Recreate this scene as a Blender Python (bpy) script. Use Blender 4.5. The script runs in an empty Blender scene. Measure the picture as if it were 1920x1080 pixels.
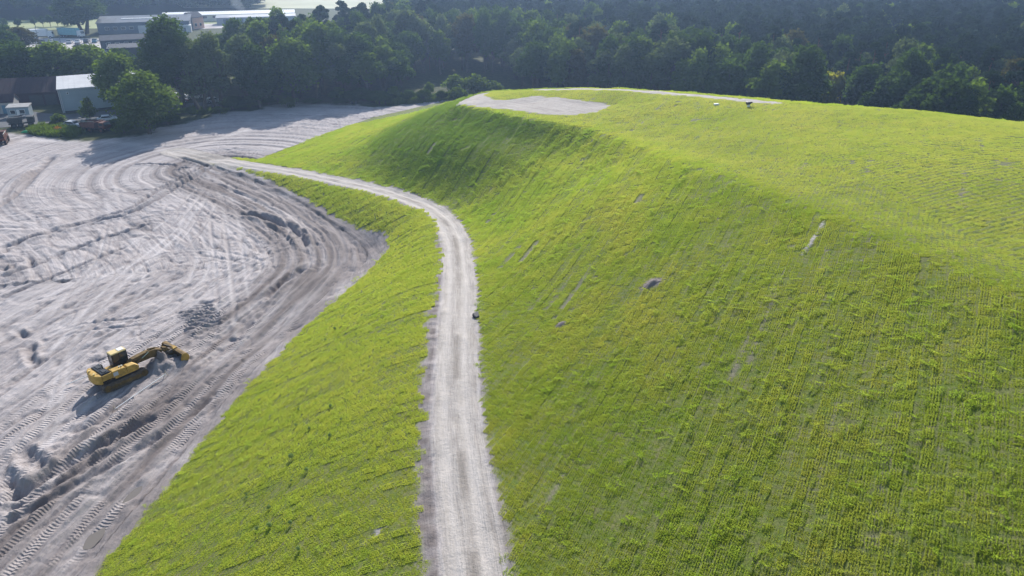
import bpy, math, random
import numpy as np
from mathutils import Vector, Matrix
C = bpy.context.scene
R = math.radians
# ---------------------------------------------------------------- camera, sky, sun, exposure
cam_d = bpy.data.cameras.new('camera'); cam = bpy.data.objects.new('camera', cam_d); C.collection.objects.link(cam)
cam.location = (0, 0, 40); cam.rotation_euler = (R(64), 0, 0)
cam_d.sensor_width = 36; cam_d.lens = 18/math.tan(R(35)); cam_d.clip_start = .5; cam_d.clip_end = 9000
C.camera = cam
SUN_EL, SUN_AZ = 31.0, 2.0          # azimuth from +y, clockwise positive
wd = bpy.data.worlds.new("World"); C.world = wd; wd.use_nodes = True
nt = wd.node_tree; bg = nt.nodes['Background']
sky = nt.nodes.new('ShaderNodeTexSky'); sky.sky_type = 'NISHITA'; sky.sun_disc = False
sky.sun_elevation = R(SUN_EL); sky.sun_rotation = R(SUN_AZ % 360); sky.air_density = 1.2; sky.dust_density = 1.0; sky.ozone_density = 1.5
nt.links.new(sky.outputs[0], bg.inputs[0]); bg.inputs[1].default_value = 0.13
sl = bpy.data.lights.new('sun', 'SUN'); sl.energy = 5.0; sl.angle = R(.55); sl.color = (1, .955, .89)
so = bpy.data.objects.new('sun', sl); C.collection.objects.link(so)
sdir = Vector((math.sin(R(SUN_AZ))*math.cos(R(SUN_EL)), math.cos(R(SUN_AZ))*math.cos(R(SUN_EL)), math.sin(R(SUN_EL))))
so.rotation_euler = sdir.to_track_quat('Z', 'Y').to_euler()
vs = C.view_settings; vs.view_transform = 'Standard'; vs.look = 'None'; vs.gamma = 1; vs.exposure = 0.45
C.cycles.max_bounces = 8; C.cycles.transparent_max_bounces = 8; C.cycles.volume_bounces = 0
rng = np.random.default_rng(7)
# ---------------------------------------------------------------- materials
class NT:
    def __init__(s, name):
        s.m = bpy.data.materials.new(name); s.m.use_nodes = True; s.t = s.m.node_tree; s.t.nodes.clear()
        s.out = s.n('ShaderNodeOutputMaterial')
    def n(s, kind, **kw):
        o = s.t.nodes.new(kind)
        for k, v in kw.items(): setattr(o, k, v)
        return o
    def put(s, sock, v):
        if isinstance(v, bpy.types.NodeSocket): s.t.links.new(v, sock)
        elif v is not None: sock.default_value = v
    def math(s, op, a, b=None, c=None, clamp=False):
        o = s.n('ShaderNodeMath', operation=op, use_clamp=clamp)
        for i, v in enumerate((a, b, c)):
            if v is not None: s.put(o.inputs[i], v)
        return o.outputs[0]
    def mix(s, f, a, b, blend='MIX'):
        o = s.n('ShaderNodeMix', data_type='RGBA', blend_type=blend)
        s.put(o.inputs[0], f); s.put(o.inputs[6], a if not isinstance(a, tuple) else (*a, 1)); s.put(o.inputs[7], b if not isinstance(b, tuple) else (*b, 1))
        return o.outputs[2]
    def noise(s, vec, scale, detail=3, rough=.55, dim='3D'):
        o = s.n('ShaderNodeTexNoise', noise_dimensions=dim); s.put(o.inputs['Vector'], vec)
        o.inputs['Scale'].default_value = scale; o.inputs['Detail'].default_value = detail; o.inputs['Roughness'].default_value = rough
        return o.outputs[0]
    def ramp(s, f, a, b, lo=0., hi=1.):
        o = s.n('ShaderNodeMapRange'); s.put(o.inputs[0], f)
        for i, v in enumerate((a, b, lo, hi)): o.inputs[1+i].default_value = v
        return o.outputs[0]
    def mapv(s, vec, scale):
        o = s.n('ShaderNodeVectorMath', operation='MULTIPLY'); s.put(o.inputs[0], vec); o.inputs[1].default_value = scale; return o.outputs[0]
    def attr(s, name): return s.n('ShaderNodeAttribute', attribute_name=name)
    def pos(s): return s.n('ShaderNodeNewGeometry').outputs['Position']
    def bump(s, h, strength=1., dist=.1, normal=None):
        o = s.n('ShaderNodeBump'); s.put(o.inputs['Height'], h); o.inputs['Strength'].default_value = strength; o.inputs['Distance'].default_value = dist
        if normal is not None: s.put(o.inputs['Normal'], normal)
        return o.outputs[0]
    def bsdf(s, col, rough=.9, normal=None, spec=.2, metal=0.):
        b = s.n('ShaderNodeBsdfPrincipled'); s.put(b.inputs['Base Color'], (*col, 1) if isinstance(col, tuple) else col)
        s.put(b.inputs['Roughness'], rough); b.inputs['Specular IOR Level'].default_value = spec; b.inputs['Metallic'].default_value = metal
        if normal is not None: s.put(b.inputs['Normal'], normal)
        return b
    def done(s, sh): s.t.links.new(sh, s.out.inputs[0]); return s.m

def simple(name, col, rough=.6, var=.18, scale=3., metal=0., spec=.4, bump=0.):
    m = NT(name); tc = m.n('ShaderNodeTexCoord').outputs['Object']
    nz = m.noise(tc, scale, 5, .65)
    dark = tuple(c*(1-var) for c in col); lite = tuple(min(1, c*(1+var)) for c in col)
    c = m.mix(m.ramp(nz, .3, .7), dark, lite)
    n = m.bump(nz, .5, bump) if bump else None
    return m.done(m.bsdf(c, rough, n, spec, metal).outputs[0])

def leafmat(name, c1, c2, trans=.45, obj_var=.25, nscale=.25, tr_mul=(1.3, 1.5, .6), world=False):
    """leaves: diffuse and translucent, colour shifting between plants and clumps"""
    m = NT(name); oi = m.n('ShaderNodeObjectInfo').outputs['Random']
    p = m.pos() if world else m.n('ShaderNodeTexCoord').outputs['Object']
    nz = m.ramp(m.noise(p, nscale, 4, .65), .32, .68)
    c = m.mix(nz, c1, c2)
    c = m.mix(m.math('MULTIPLY', oi, obj_var), c, tuple(x*.35 for x in c1))
    d = m.n('ShaderNodeBsdfDiffuse'); m.put(d.inputs[0], c)
    c = m.mix(1., c, (.95, .95, 1.), 'MULTIPLY'); t = m.n('ShaderNodeBsdfTranslucent'); m.put(t.inputs[0], m.mix(1., c, tr_mul, 'MULTIPLY'))
    a = m.n('ShaderNodeMixShader'); a.inputs[0].default_value = trans; m.put(a.inputs[1], d.outputs[0]); m.put(a.inputs[2], t.outputs[0])
    return m.done(a.outputs[0])

def ground_material():
    m = NT('earth_and_sward')
    mk = m.attr('mask'); sep = m.n('ShaderNodeSeparateColor'); m.put(sep.inputs[0], mk.outputs['Color'])
    grass, road, sand = sep.outputs; tone = mk.outputs['Alpha']
    fl = m.attr('flow').outputs['Vector']; sx = m.n('ShaderNodeSeparateXYZ'); m.put(sx.inputs[0], fl); d, s, dust = sx.outputs
    pos = m.pos()
    # coordinates stretched along the direction of travel
    fv = m.n('ShaderNodeCombineXYZ'); m.put(fv.inputs[0], m.math('MULTIPLY', d, 2.6)); m.put(fv.inputs[1], m.math('MULTIPLY', s, .16)); fv = fv.outputs[0]
    fine = m.noise(pos, 2.6, 6, .7); broad = m.noise(pos, .12, 4, .6); streak = m.noise(fv, 1., 6, .7); fstreak = m.noise(fv, 3.6, 4, .7); mid = m.noise(pos, .7, 5, .65)
    # sand
    sc = m.mix(m.ramp(streak, .3, .7), (.32, .285, .283), (.55, .505, .50))
    sc = m.mix(m.math('MULTIPLY', m.ramp(broad, .45, .68), .55), sc, (.29, .255, .25))
    sc = m.mix(m.math('MULTIPLY', m.ramp(fine, .5, .75), .35), sc, (.60, .555, .555))
    sc = m.mix(m.math('MULTIPLY', m.math('MULTIPLY', dust, .85), m.ramp(m.noise(pos, 3.5, 5, .7), .35, .6, .35, 1.)), sc, (.64, .595, .585))
    sc = m.mix(m.math('MULTIPLY', tone, .9), sc, (.15, .125, .118))
    sc = m.mix(m.math('MULTIPLY', m.ramp(fstreak, .52, .7), .35), sc, (.19, .165, .165))
    # track gravel
    rc = m.mix(m.ramp(streak, .3, .72), (.31, .275, .25), (.53, .485, .455))
    rc = m.mix(m.math('MULTIPLY', m.ramp(mid, .5, .7), .4), rc, (.28, .25, .225))
    rc = m.mix(m.math('MULTIPLY', m.ramp(fstreak, .5, .68), .5), rc, (.22, .195, .17))
    rc = m.mix(m.math('MULTIPLY', dust, .6), rc, (.57, .525, .49))
    rc = m.mix(m.math('MULTIPLY', tone, .6), rc, (.15, .13, .11))
    # soil and moss under the grass
    gc = m.mix(m.ramp(m.math('ADD', m.math('MULTIPLY', mid, .5), m.math('MULTIPLY', fine, .5)), .42, .6), (.12, .165, .03), (.175, .175, .07))
    gc = m.mix(m.math('MULTIPLY', tone, .85), gc, (.21, .185, .15))
    # rough ground under trees
    fc = m.mix(m.ramp(mid, .35, .65), (.035, .045, .018), (.075, .085, .03))
    c = m.mix(sand, fc, sc); c = m.mix(road, c, rc); c = m.mix(grass, c, gc)
    # relief: grit, streaks and cleated tread marks in bands alongside the toe
    tread = m.math('SINE', m.math('ADD', m.math('MULTIPLY', s, 22.), m.math('MULTIPLY', m.math('SINE', m.math('MULTIPLY', d, 5.)), .9)))
    band = m.ramp(m.math('SINE', m.math('MULTIPLY', m.math('ADD', d, m.math('MULTIPLY', m.noise(fv, .15, 2), 2.)), 3.3)), .1, .5)
    tread = m.math('MULTIPLY', m.math('MULTIPLY', tread, band), m.math('MULTIPLY', m.math('SUBTRACT', m.math('SUBTRACT', sand, road), grass, clamp=True), m.math('MULTIPLY', m.ramp(broad, .42, .54), m.ramp(d, 22., 16.))))
    h = m.math('ADD', m.math('MULTIPLY', fine, .5), m.math('MULTIPLY', streak, .9))
    h = m.math('ADD', h, m.math('MULTIPLY', tread, .2)); h = m.math('ADD', h, m.math('MULTIPLY', fstreak, .35))
    h = m.math('ADD', h, m.math('MULTIPLY', m.noise(pos, 7., 3, .7), .22)); nrm = m.bump(h, 1., .17)
    return m.done(m.bsdf(c, .95, nrm, .15).outputs[0])
# ---------------------------------------------------------------- objects and tags
def link(o): C.collection.objects.link(o); return o
def tag(o, label=None, cat=None, group=None, kind=None):
    if label: o['label'] = label
    if cat: o['category'] = cat
    if group: o['group'] = group
    if kind: o['kind'] = kind
    return o
def empty(name, loc=(0, 0, 0), rz=0., label=None, cat=None, group=None):
    o = bpy.data.objects.new(name, None); link(o); o.location = loc; o.rotation_euler = (0, 0, rz); o.empty_display_size = .3
    return tag(o, label, cat, group)
def mesh_np(name, co, faces_flat, nper, mat=None, smooth=False):
    """mesh from numpy; faces_flat = vertex indices, nper corners per face"""
    me = bpy.data.meshes.new(name); co = np.ascontiguousarray(co, np.float32)
    me.vertices.add(len(co)); me.vertices.foreach_set('co', co.ravel())
    ff = np.ascontiguousarray(faces_flat, np.int32).ravel(); nf = len(ff)//nper
    me.loops.add(len(ff)); me.loops.foreach_set('vertex_index', ff)
    me.polygons.add(nf); me.polygons.foreach_set('loop_start', np.arange(nf, dtype=np.int32)*nper)
    if smooth: me.polygons.foreach_set('use_smooth', np.ones(nf, bool))
    me.update(calc_edges=True); me.validate()
    if mat: me.materials.append(mat)
    return me
class MB:
    """collects shapes into one mesh"""
    def __init__(s): s.v = []; s.f = []
    def add(s, vs, fs):
        b = len(s.v); s.v += [tuple(p) for p in vs]; s.f += [tuple(b+i for i in f) for f in fs]; return s
    def box(s, x0, x1, y0, y1, z0, z1, tx=0., ty=0.):
        """tx, ty: how much each top side is drawn in"""
        return s.add([(x0, y0, z0), (x1, y0, z0), (x1, y1, z0), (x0, y1, z0), (x0+tx, y0+ty, z1), (x1-tx, y0+ty, z1), (x1-tx, y1-ty, z1), (x0+tx, y1-ty, z1)],
                     [(0, 3, 2, 1), (4, 5, 6, 7), (0, 1, 5, 4), (1, 2, 6, 5), (2, 3, 7, 6), (3, 0, 4, 7)])
    def prism(s, prof, y0, y1):
        """profile in x,z pulled along y"""
        n = len(prof); a = sum(prof[i][0]*prof[(i+1) % n][1]-prof[(i+1) % n][0]*prof[i][1] for i in range(n))
        if a < 0: prof = prof[::-1]
        vs = [(x, y0, z) for x, z in prof]+[(x, y1, z) for x, z in prof]
        fs = [tuple(range(n)), tuple(range(2*n-1, n-1, -1))]+[(i, i+n, (i+1) % n+n, (i+1) % n) for i in range(n)]
        return s.add(vs, fs)
    def plan(s, pts, z0, z1):
        n = len(pts); a = sum(pts[i][0]*pts[(i+1) % n][1]-pts[(i+1) % n][0]*pts[i][1] for i in range(n))
        if a < 0: pts = pts[::-1]
        vs = [(x, y, z0) for x, y in pts]+[(x, y, z1) for x, y in pts]
        return s.add(vs, [tuple(range(n))[::-1], tuple(range(n, 2*n))]+[(i, (i+1) % n, (i+1) % n+n, i+n) for i in range(n)])
    def tube(s, pts, r, n=8, r2=None):
        pts = [Vector(p) for p in pts]; m = len(pts); vs = []; fs = []
        for i, p in enumerate(pts):
            d = (pts[min(i+1, m-1)]-pts[max(i-1, 0)]).normalized(); u = d.orthogonal().normalized()
            if i: u = (pu-d*pu.dot(d)).normalized()
            pu = u; w = d.cross(u); rr = r if r2 is None else r+(r2-r)*i/(m-1)
            vs += [p+(u*math.cos(2*math.pi*k/n)+w*math.sin(2*math.pi*k/n))*rr for k in range(n)]
        for i in range(m-1):
            fs += [(i*n+k, i*n+(k+1) % n, (i+1)*n+(k+1) % n, (i+1)*n+k) for k in range(n)]
        fs += [tuple(range(n))[::-1], tuple(range((m-1)*n, m*n))]
        return s.add(vs, fs)
    def build(s, name, mat, parent=None, bevel=0., smooth=False):
        me = bpy.data.meshes.new(name); me.from_pydata(s.v, [], s.f); me.materials.append(mat)
        if smooth:
            for p in me.polygons: p.use_smooth = True
        o = link(bpy.data.objects.new(name, me))
        if parent: o.parent = parent
        if bevel:
            b = o.modifiers.new('bevel', 'BEVEL'); b.width = bevel; b.segments = 2; b.limit_method = 'ANGLE'
        return o
def copy_tree(o, loc=None, rz=None, label=None, scale=None, parent=None):
    c = link(o.copy()); c.parent = parent
    if loc is not None: c.location = loc
    if rz is not None: c.rotation_euler = (0, 0, rz)
    if scale is not None: c.scale = scale if isinstance(scale, tuple) else (scale,)*3
    if label: c['label'] = label
    for ch in o.children: copy_tree(ch, parent=c)
    return c
# value noise for relief
def vnoise(x, y, seed=0):
    xi = np.floor(x).astype(np.int64); yi = np.floor(y).astype(np.int64); fx = x-xi; fy = y-yi
    fx = fx*fx*(3-2*fx); fy = fy*fy*(3-2*fy)
    def h(a, b):
        n = (a*374761393+b*668265263+seed*1442695041) & 0x7fffffff
        n = ((n ^ (n >> 13))*1274126177) & 0x7fffffff
        return ((n ^ (n >> 16)) & 0xffff)/65535.
    return (h(xi, yi)*(1-fx)+h(xi+1, yi)*fx)*(1-fy)+(h(xi, yi+1)*(1-fx)+h(xi+1, yi+1)*fx)*fy
def fbm(x, y, oct=4, seed=0, gain=.5):
    r = 0; a = 1; t = 0
    for o in range(oct): r = r+a*vnoise(x*2**o+17.3*o, y*2**o+5.1*o, seed+o); t += a; a *= gain
    return r/t-.5
# ---------------------------------------------------------------- terrain (metres; x right, y away, z up)
TOE = [(-34,-60),(-33,0),(-31,20),(-29.82,36.66),(-28.59,44.61),(-27.0,58.19),(-23.94,71.77),(-21.14,81.26),(-19.42,90.22),
       (-19.92,93.88),(-25.49,102.0),(-35.13,114.47),(-47.03,126.9),(-56,134),(-60,139),(-54,140),(-49.21,138.85),(-46.07,147.83),
       (-41.76,157.42),(-37.73,166.13),(-33.19,175.18),(-24.22,185.78),(-15.76,195),(-5,192),(10,182),(24,173),(42,159),(58,146),
       (75,134),(90,122),(110,106),(140,70),(160,0),(160,-60)]
ROAD = [(-1,-40,9.4),(-0.6,0,9.1),(-1.1,18,8.9),(-1.87,28.68,8.7),(-2.86,34.2,8.5),(-3.91,42.47,8.3),(-4.5,49.77,8.1),(-5.03,59.47,7.7),(-5.58,70.67,6.8),(-6.94,84.11,5.6),(-9.11,94.0,4.7),(-13.46,103.12,3.8),(-20.4,111.55,2.9),(-28.79,118.75,2.1),(-39.08,126.54,1.3),(-48.84,132.87,0.7),(-58.18,139.09,0.25),(-67.91,144.92,0.02)]
CREST = [(-9.49,131.28,12.3),(-2.63,120.44,13.2),(3.27,112.08,14.0),(10.6,103.3,14.9),(15.88,89.19,16),(20.91,70.99,17.9),(24.9,55.54,19.6),(26.95,46.0,20.4),(28.1,41.65,20.8),(29.52,37.78,21.3),(31,24,21.8),(32,0,22),(32,-40,22)]
RIM = [(-4.29,149.54,11),(3.96,138.14,13.6),(13.15,131.22,15.2),(24.9,119.63,16.8),(33.81,106.57,18.2),(42.2,98.85,19),(50.83,94.73,19.4),(55.69,91.09,19.4),(61.6,87.73,19.2),(80,82,18.5),(100,55,18),(110,0,18)]
INNER = [(4.57,126.75,13.8),(16.15,117.54,15.2),(27.46,84.55,18.2),(37.26,67.34,20.6),(40.42,56.57,21.5),(21.84,103.36,16.4),(39.98,85.19,19.3),(60,60,21.5),(60,20,22),(60,-40,22),(85,30,20.5)]
def seglen(p): return np.r_[0,np.cumsum(np.hypot(*np.diff(p,axis=0).T))]
def resample(pts, step):
    p=np.asarray(pts,float); L=seglen(p[:,:2]); n=max(2,int(L[-1]/step)+1); s=np.linspace(0,L[-1],n)
    return np.stack([np.interp(s,L,p[:,i]) for i in range(p.shape[1])],1)
def smooth_poly(pts, step=1.5, k=5):
    p=resample(pts,step); q=p.copy()
    for i in range(p.shape[1]):
        a=np.pad(p[:,i],k//2,mode='edge'); q[:,i]=np.convolve(a,np.ones(k)/k,'valid')
    q[0]=p[0]; q[-1]=p[-1]; return q
def polydist(X,Y,pts):
    """distance, arc length and side (+1 = left of travel) to a polyline"""
    p=np.asarray(pts,float)[:,:2]; L=seglen(p)
    best=np.full(X.shape,1e18); S=np.zeros(X.shape); sd=np.zeros(X.shape)
    for i in range(len(p)-1):
        ax,ay=p[i]; dx,dy=p[i+1]-p[i]; l2=dx*dx+dy*dy+1e-12
        t=np.clip(((X-ax)*dx+(Y-ay)*dy)/l2,0,1); ex=X-ax-t*dx; ey=Y-ay-t*dy; d=ex*ex+ey*ey
        m=d<best; best[m]=d[m]; S[m]=(L[i]+t*math.sqrt(l2))[m]; sd[m]=np.sign(dx*ey-dy*ex)[m]
    return np.sqrt(best),S,sd
def inpoly(X,Y,pts):
    r=np.zeros(X.shape,bool); n=len(pts)
    for i in range(n):
        x1,y1=pts[i][:2]; x2,y2=pts[(i+1)%n][:2]
        if y1==y2: continue
        c=((y1>Y)!=(y2>Y)); xi=(x2-x1)*(Y-y1)/(y2-y1)+x1; r^=c&(X<xi)
    return r
TOES=smooth_poly(TOE,2.0,3); HILLPOLY=[tuple(p) for p in TOES]
ROADS=smooth_poly(ROAD,2.0,5)
def _ctl():
    c=[]
    for p in resample(TOE,7): c.append((p[0],p[1],0))
    r=smooth_poly(ROAD,5,3)
    for i in range(len(r)):
        a=r[max(i-1,0)];b=r[min(i+1,len(r)-1)];d=b[:2]-a[:2];d/=np.hypot(*d);n=np.array([-d[1],d[0]])
        for s in (-1,1):
            w=2.3 if r[i][2]>1.0 else 1.5
            q=r[i][:2]+n*s*w; c.append((q[0],q[1],r[i][2]))
    cr=smooth_poly(CREST,4.5,3)
    for i in range(len(cr)):
        c.append(tuple(cr[i]))
        a=cr[max(i-1,0)];b=cr[min(i+1,len(cr)-1)];d=b[:2]-a[:2];d/=np.hypot(*d);n=np.array([-d[1],d[0]])
        q=cr[i][:2]+n*4; c.append((q[0],q[1],cr[i][2]+.3)); q=cr[i][:2]+n*1.3; c.append((q[0],q[1],cr[i][2]+.12)); q=cr[i][:2]-n*3.4; c.append((q[0],q[1],cr[i][2]-(2.0 if cr[i][1]>88 else 1.5))); q=cr[i][:2]-n*8.5; k=cr[i][1]>88; c.append((q[0],q[1],cr[i][2]-(4.1 if k else 3.6)))
    for l in (RIM,):
        for p in resample(l,8): c.append(tuple(p))
    c+=INNER
    return np.array(c)
_C=_ctl()
def _phi(d2):
    d=np.sqrt(d2+.15); return d**1.15
def _solve():
    n=len(_C); D=((_C[:,None,:2]-_C[None,:,:2])**2).sum(2); A=np.zeros((n+3,n+3)); A[:n,:n]=_phi(D)
    A[:n,:n]+=np.eye(n)*.001*-1
    Pm=np.c_[np.ones(n),_C[:,:2]]; A[:n,n:]=Pm; A[n:,:n]=Pm.T
    return np.linalg.solve(A,np.r_[_C[:,2],0,0,0])
_W=_solve()
def base_h(X,Y):
    """smooth hill height, 0 outside its toe"""
    X=np.asarray(X,float); Y=np.asarray(Y,float); sh=X.shape; x=X.ravel(); y=Y.ravel()
    z=np.zeros(x.size); 
    m=inpoly(x,y,HILLPOLY)&(y>-60)
    if m.any():
        xx=x[m]; yy=y[m]; out=np.full(xx.size,_W[-3])+_W[-2]*xx+_W[-1]*yy
        for i in range(len(_C)):
            out+=_W[i]*_phi((xx-_C[i,0])**2+(yy-_C[i,1])**2)
        z[m]=np.maximum(out,0)
    return z.reshape(sh)
LIGHT = [(2.2,[(-67.62,144.21),(-73.35,147.47),(-80.79,151.65),(-88.42,153.4),(-96.35,153.4),(-103.7,154.31)]),(1.4,[(-67.62,144.21),(-64.76,150.8),(-61.13,159.81),(-54.9,170.83),(-46.62,178.03)]),(0.45,[(-56.09,132.47),(-52.29,116.13),(-51.3,107.72),(-50.01,103.12),(-50.34,96.83),(-50.87,86.79),(-50.43,79.1),(-49.35,71.17),(-48.62,65.73)]),(0.45,[(-54.02,131.14),(-50.81,115.28),(-50.05,107.72),(-49.04,103.12),(-48.97,96.83),(-49.34,86.48),(-48.81,79.1),(-47.88,71.78),(-46.71,65.3)]),(0.35,[(-50.64,104.26),(-47.6,99.91),(-44.63,94.89),(-42.26,89.38),(-41.09,83.58)]),(0.35,[(-48.74,103.79),(-45.15,98.83),(-42.17,93.92),(-39.9,87.63),(-39.44,82.79)]),(0.3,[(-54.46,130.16),(-50.35,125.38),(-44.18,118.01),(-38.13,112.68),(-33.36,107.72)]),(0.4,[(-46.81,65.49),(-44.58,59.56),(-42.41,54.41),(-40.45,50.6)]),(0.5,[(-46.1,65.73),(-43.65,59.56),(-41.44,54.41),(-40.17,51.32)]),(0.3,[(-66.12,93.55),(-61.97,89.38),(-59.55,87.99)]),(0.3,[(-65.63,94.89),(-61.46,90.78),(-58.7,89.02)]),(0.35,[(-41.89,99.91),(-36.37,85.15),(-32.34,74.98),(-30.41,70.02)]),(0.35,[(-39.77,99.91),(-34.31,85.15),(-30.78,76.31),(-29.44,73.66)]),(0.35,[(-54.35,128.53),(-45.47,108.93),(-41.5,99.91)]),(0.35,[(-49.99,123.82),(-44.63,111.41),(-39.54,99.91)]),(0.6,[(-55.59,68.82),(-54.97,73.66),(-53.94,82.06),(-51.68,88.48)]),(0.5,[(-58.64,73.66),(-56.89,79.1),(-53.81,88.48)])]
RUT = [(0.3,0.55,[(-56.98,134.58),(-57.26,128.53),(-58.35,121.75),(-58.86,114.5),(-60.4,108.44),(-62.79,106.51),(-65.73,104.26),(-67.67,100.52),(-70.02,97.85),(-71.62,94.29)]),(0.26,0.5,[(-58.58,132.47),(-59.85,125.38),(-60.77,118.85),(-60.94,111.41),(-62.73,108.93),(-65.49,105.36),(-68.29,101.6),(-70.17,96.83),(-70.44,92.41)]),(0.4,0.9,[(-83.2,112.68),(-83.59,116.13),(-85.1,122.36),(-87.16,128.53),(-89.28,135.25),(-91.01,141.9)]),(0.3,0.7,[(-84.83,115.28),(-86.31,120.85),(-87.83,126.9),(-89.27,133.5)]),(0.45,0.8,[(-42.61,108.44),(-40.11,107.96),(-36.98,105.84),(-33.18,102.46),(-30.75,99.25),(-29.09,95.44)]),(0.35,0.6,[(-27.33,88.48),(-27.8,86.48),(-28.81,83.88),(-29.6,81.28),(-29.74,79.1)]),(0.55,0.7,[(-39.75,43.63),(-38.41,45.57),(-37.15,47.94),(-35.85,50.6),(-34.21,52.97),(-32.51,55.62)]),(0.4,0.6,[(-39.1,42.6),(-37.93,44.05),(-36.61,46.18),(-35.28,48.61),(-34.3,50.72)]),(0.3,0.5,[(-38.38,41.46),(-36.98,43.15),(-35.42,45.57),(-33.55,47.81),(-31.77,50.72),(-30.05,54.41),(-28.7,58.65)]),(0.3,0.7,[(-36.64,58.65),(-37.23,55.2),(-38.12,53.62),(-39.74,52.66)]),(0.45,0.6,[(-42.51,50.96),(-41.17,49.87),(-39.66,48.84),(-38.45,47.5)]),(0.5,0.7,[(-41.52,47.15),(-40.03,45.57),(-38.89,44.62)]),(0.4,0.5,[(-42.21,49.87),(-40.57,48.48),(-39.64,47.81)]),(0.3,0.4,[(-40.1,51.2),(-39.11,51.93)]),(0.35,0.5,[(-39.16,49.15),(-38.14,49.32)]),(0.35,0.5,[(-52.37,68.26),(-50.26,65.49),(-49.15,63.96)]),(0.3,0.4,[(-52.23,68.82),(-50.46,66.58)]),(0.3,0.5,[(-55.96,71.78),(-54.33,70.57),(-53.42,70.02)]),(0.3,0.5,[(-43.49,64.46),(-42.82,65.3),(-42.19,65.73)]),(0.25,0.4,[(-45.46,68.82),(-44.59,71.17)]),(0.25,0.5,[(-42.45,73.66),(-42.27,76.02)]),(0.25,0.5,[(-37.92,77.7),(-35.94,78.37)]),(0.22,0.5,[(-46.76,63.43),(-47.14,67.12),(-47.26,71.17),(-46.49,76.31),(-44.62,82.06)]),(0.22,0.4,[(-49.5,59.13),(-48.94,63.43),(-48.04,67.72)]),(0.22,0.45,[(-65.87,85.15),(-63.72,88.48),(-61.72,93.92),(-58.96,98.83),(-55.18,104.26)]),(0.2,0.4,[(-62.06,79.1),(-59.93,84.36),(-56.84,90.23),(-54.46,95.85)]),(0.25,0.4,[(-67.96,88.48),(-66.4,87.32)]),(0.3,0.35,[(-67.26,89.87),(-65.38,87.14)]),(0.3,0.35,[(-66.48,92.41),(-63.93,88.84)]),(0.3,0.3,[(-67.48,88.84),(-66.15,87.14)]),(0.25,0.4,[(-73.05,135.25),(-68.46,136.34),(-63.64,134.58)]),(0.25,0.35,[(-63.77,132.47),(-60.18,133.5)]),(0.3,0.5,[(-65.67,140.75),(-59.77,136.34),(-57.45,134.22)]),(0.22,0.4,[(-55.76,74.98),(-55.77,77.7),(-54.95,79.1)]),(0.25,0.4,[(-51.92,73.66),(-51.73,74.98)])]
TRACKS = [[(-48.09,56.89),(-47.31,63.43),(-47.03,73.66),(-46.36,87.63),(-47.01,102.03),(-50.0,116.67)],[(-61.61,78.37),(-57.2,84.36),(-53.54,93.92),(-52.05,106.51),(-54.03,123.82)],[(-49.98,76.98),(-49.87,87.63),(-46.85,93.92),(-38.76,92.05),(-32.57,88.48)],[(-39.79,72.44),(-37.85,83.58),(-33.64,92.05),(-31.32,99.91),(-35.37,108.93),(-42.85,116.67)],[(-28.88,67.72),(-26.77,77.7),(-24.78,88.48),(-28.19,99.91),(-36.05,111.41),(-45.57,122.36),(-52.41,128.53)],[(-30.09,62.45),(-27.35,71.17),(-25.11,81.28),(-23.4,92.05),(-27.09,102.03),(-34.33,111.41)],[(-31.06,56.89),(-28.63,64.46),(-26.26,73.66),(-24.33,83.58)],[(-35.98,37.64),(-34.76,42.86),(-32.86,49.15),(-30.71,56.05),(-29.02,62.45)],[(-33.93,36.73),(-32.14,41.76),(-30.02,47.81),(-28.41,55.2)],[(-77.9,104.26),(-76.26,112.68),(-72.55,122.36),(-65.74,130.16),(-58.85,135.25)],[(-93.17,128.53),(-90.34,138.88),(-82.86,144.63),(-71.36,145.41)],[(-52.11,68.82),(-53.01,79.1),(-55.58,92.05),(-62.31,108.93),(-73.76,128.53)],[(-52.2,63.43),(-51.54,68.82),(-48.23,72.44),(-42.2,72.44),(-39.58,76.31)],[(-61.67,104.26),(-55.57,108.93),(-47.15,108.93),(-39.04,102.03),(-33.46,93.92)],[(-31.27,68.82),(-34.59,79.1),(-39.86,92.05),(-46.73,108.93)]]
PAD = [(-9.38,138.28),(-8.15,141.35),(-5.61,141.78),(-3.34,132.51),(-0.47,130.32),(4.7,130.65),(10.63,122.84),(16.1,117.19),(13.12,112.88),(8.99,112.3),(4.22,116.21),(-0.89,122.42),(-5.48,126.11),(-8.29,130.19)]
PADROAD = [(-5.74,145.19),(-7.99,138.56),(-8.4,132.16)]
RIMTRACK = [(4.91,137.14),(13.08,130.37),(19.79,125.48),(24.66,118.39),(29.85,112.11),(33.73,106.3),(36.38,102.79)]
SANDPOLY = [(-121.49,162.18),(-105.24,158.85),(-94.58,154.31),(-83.19,154.31),(-77.74,168.71),(-72.52,178.03),(-64.78,182.14),(-58.12,191.58),(-43.87,189.59),(-34.89,185.17),(-27.42,189.59),(-18.39,196.24)]
MOLE = [(11.62,54.75),(4.16,54.34),(-3.36,60.58)]
ROCK = [(-3.445334933825153,60.34701846638351,7.576919238388911)]
WHITE = [(29.074863843757274,104.95858388715146,17.784382823650976),(32.43478055106998,101.10092835448174,18.31589510614173)]
PUDDLE = [[(-30.34,44.05),(-30.41,44.92),(-30.08,45.57),(-29.74,45.75),(-29.57,44.74),(-29.72,43.87)],[(-30.95,39.35),(-31.15,40.24),(-30.9,40.92),(-30.46,41.21),(-30.23,40.38),(-30.41,39.35)]]
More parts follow.
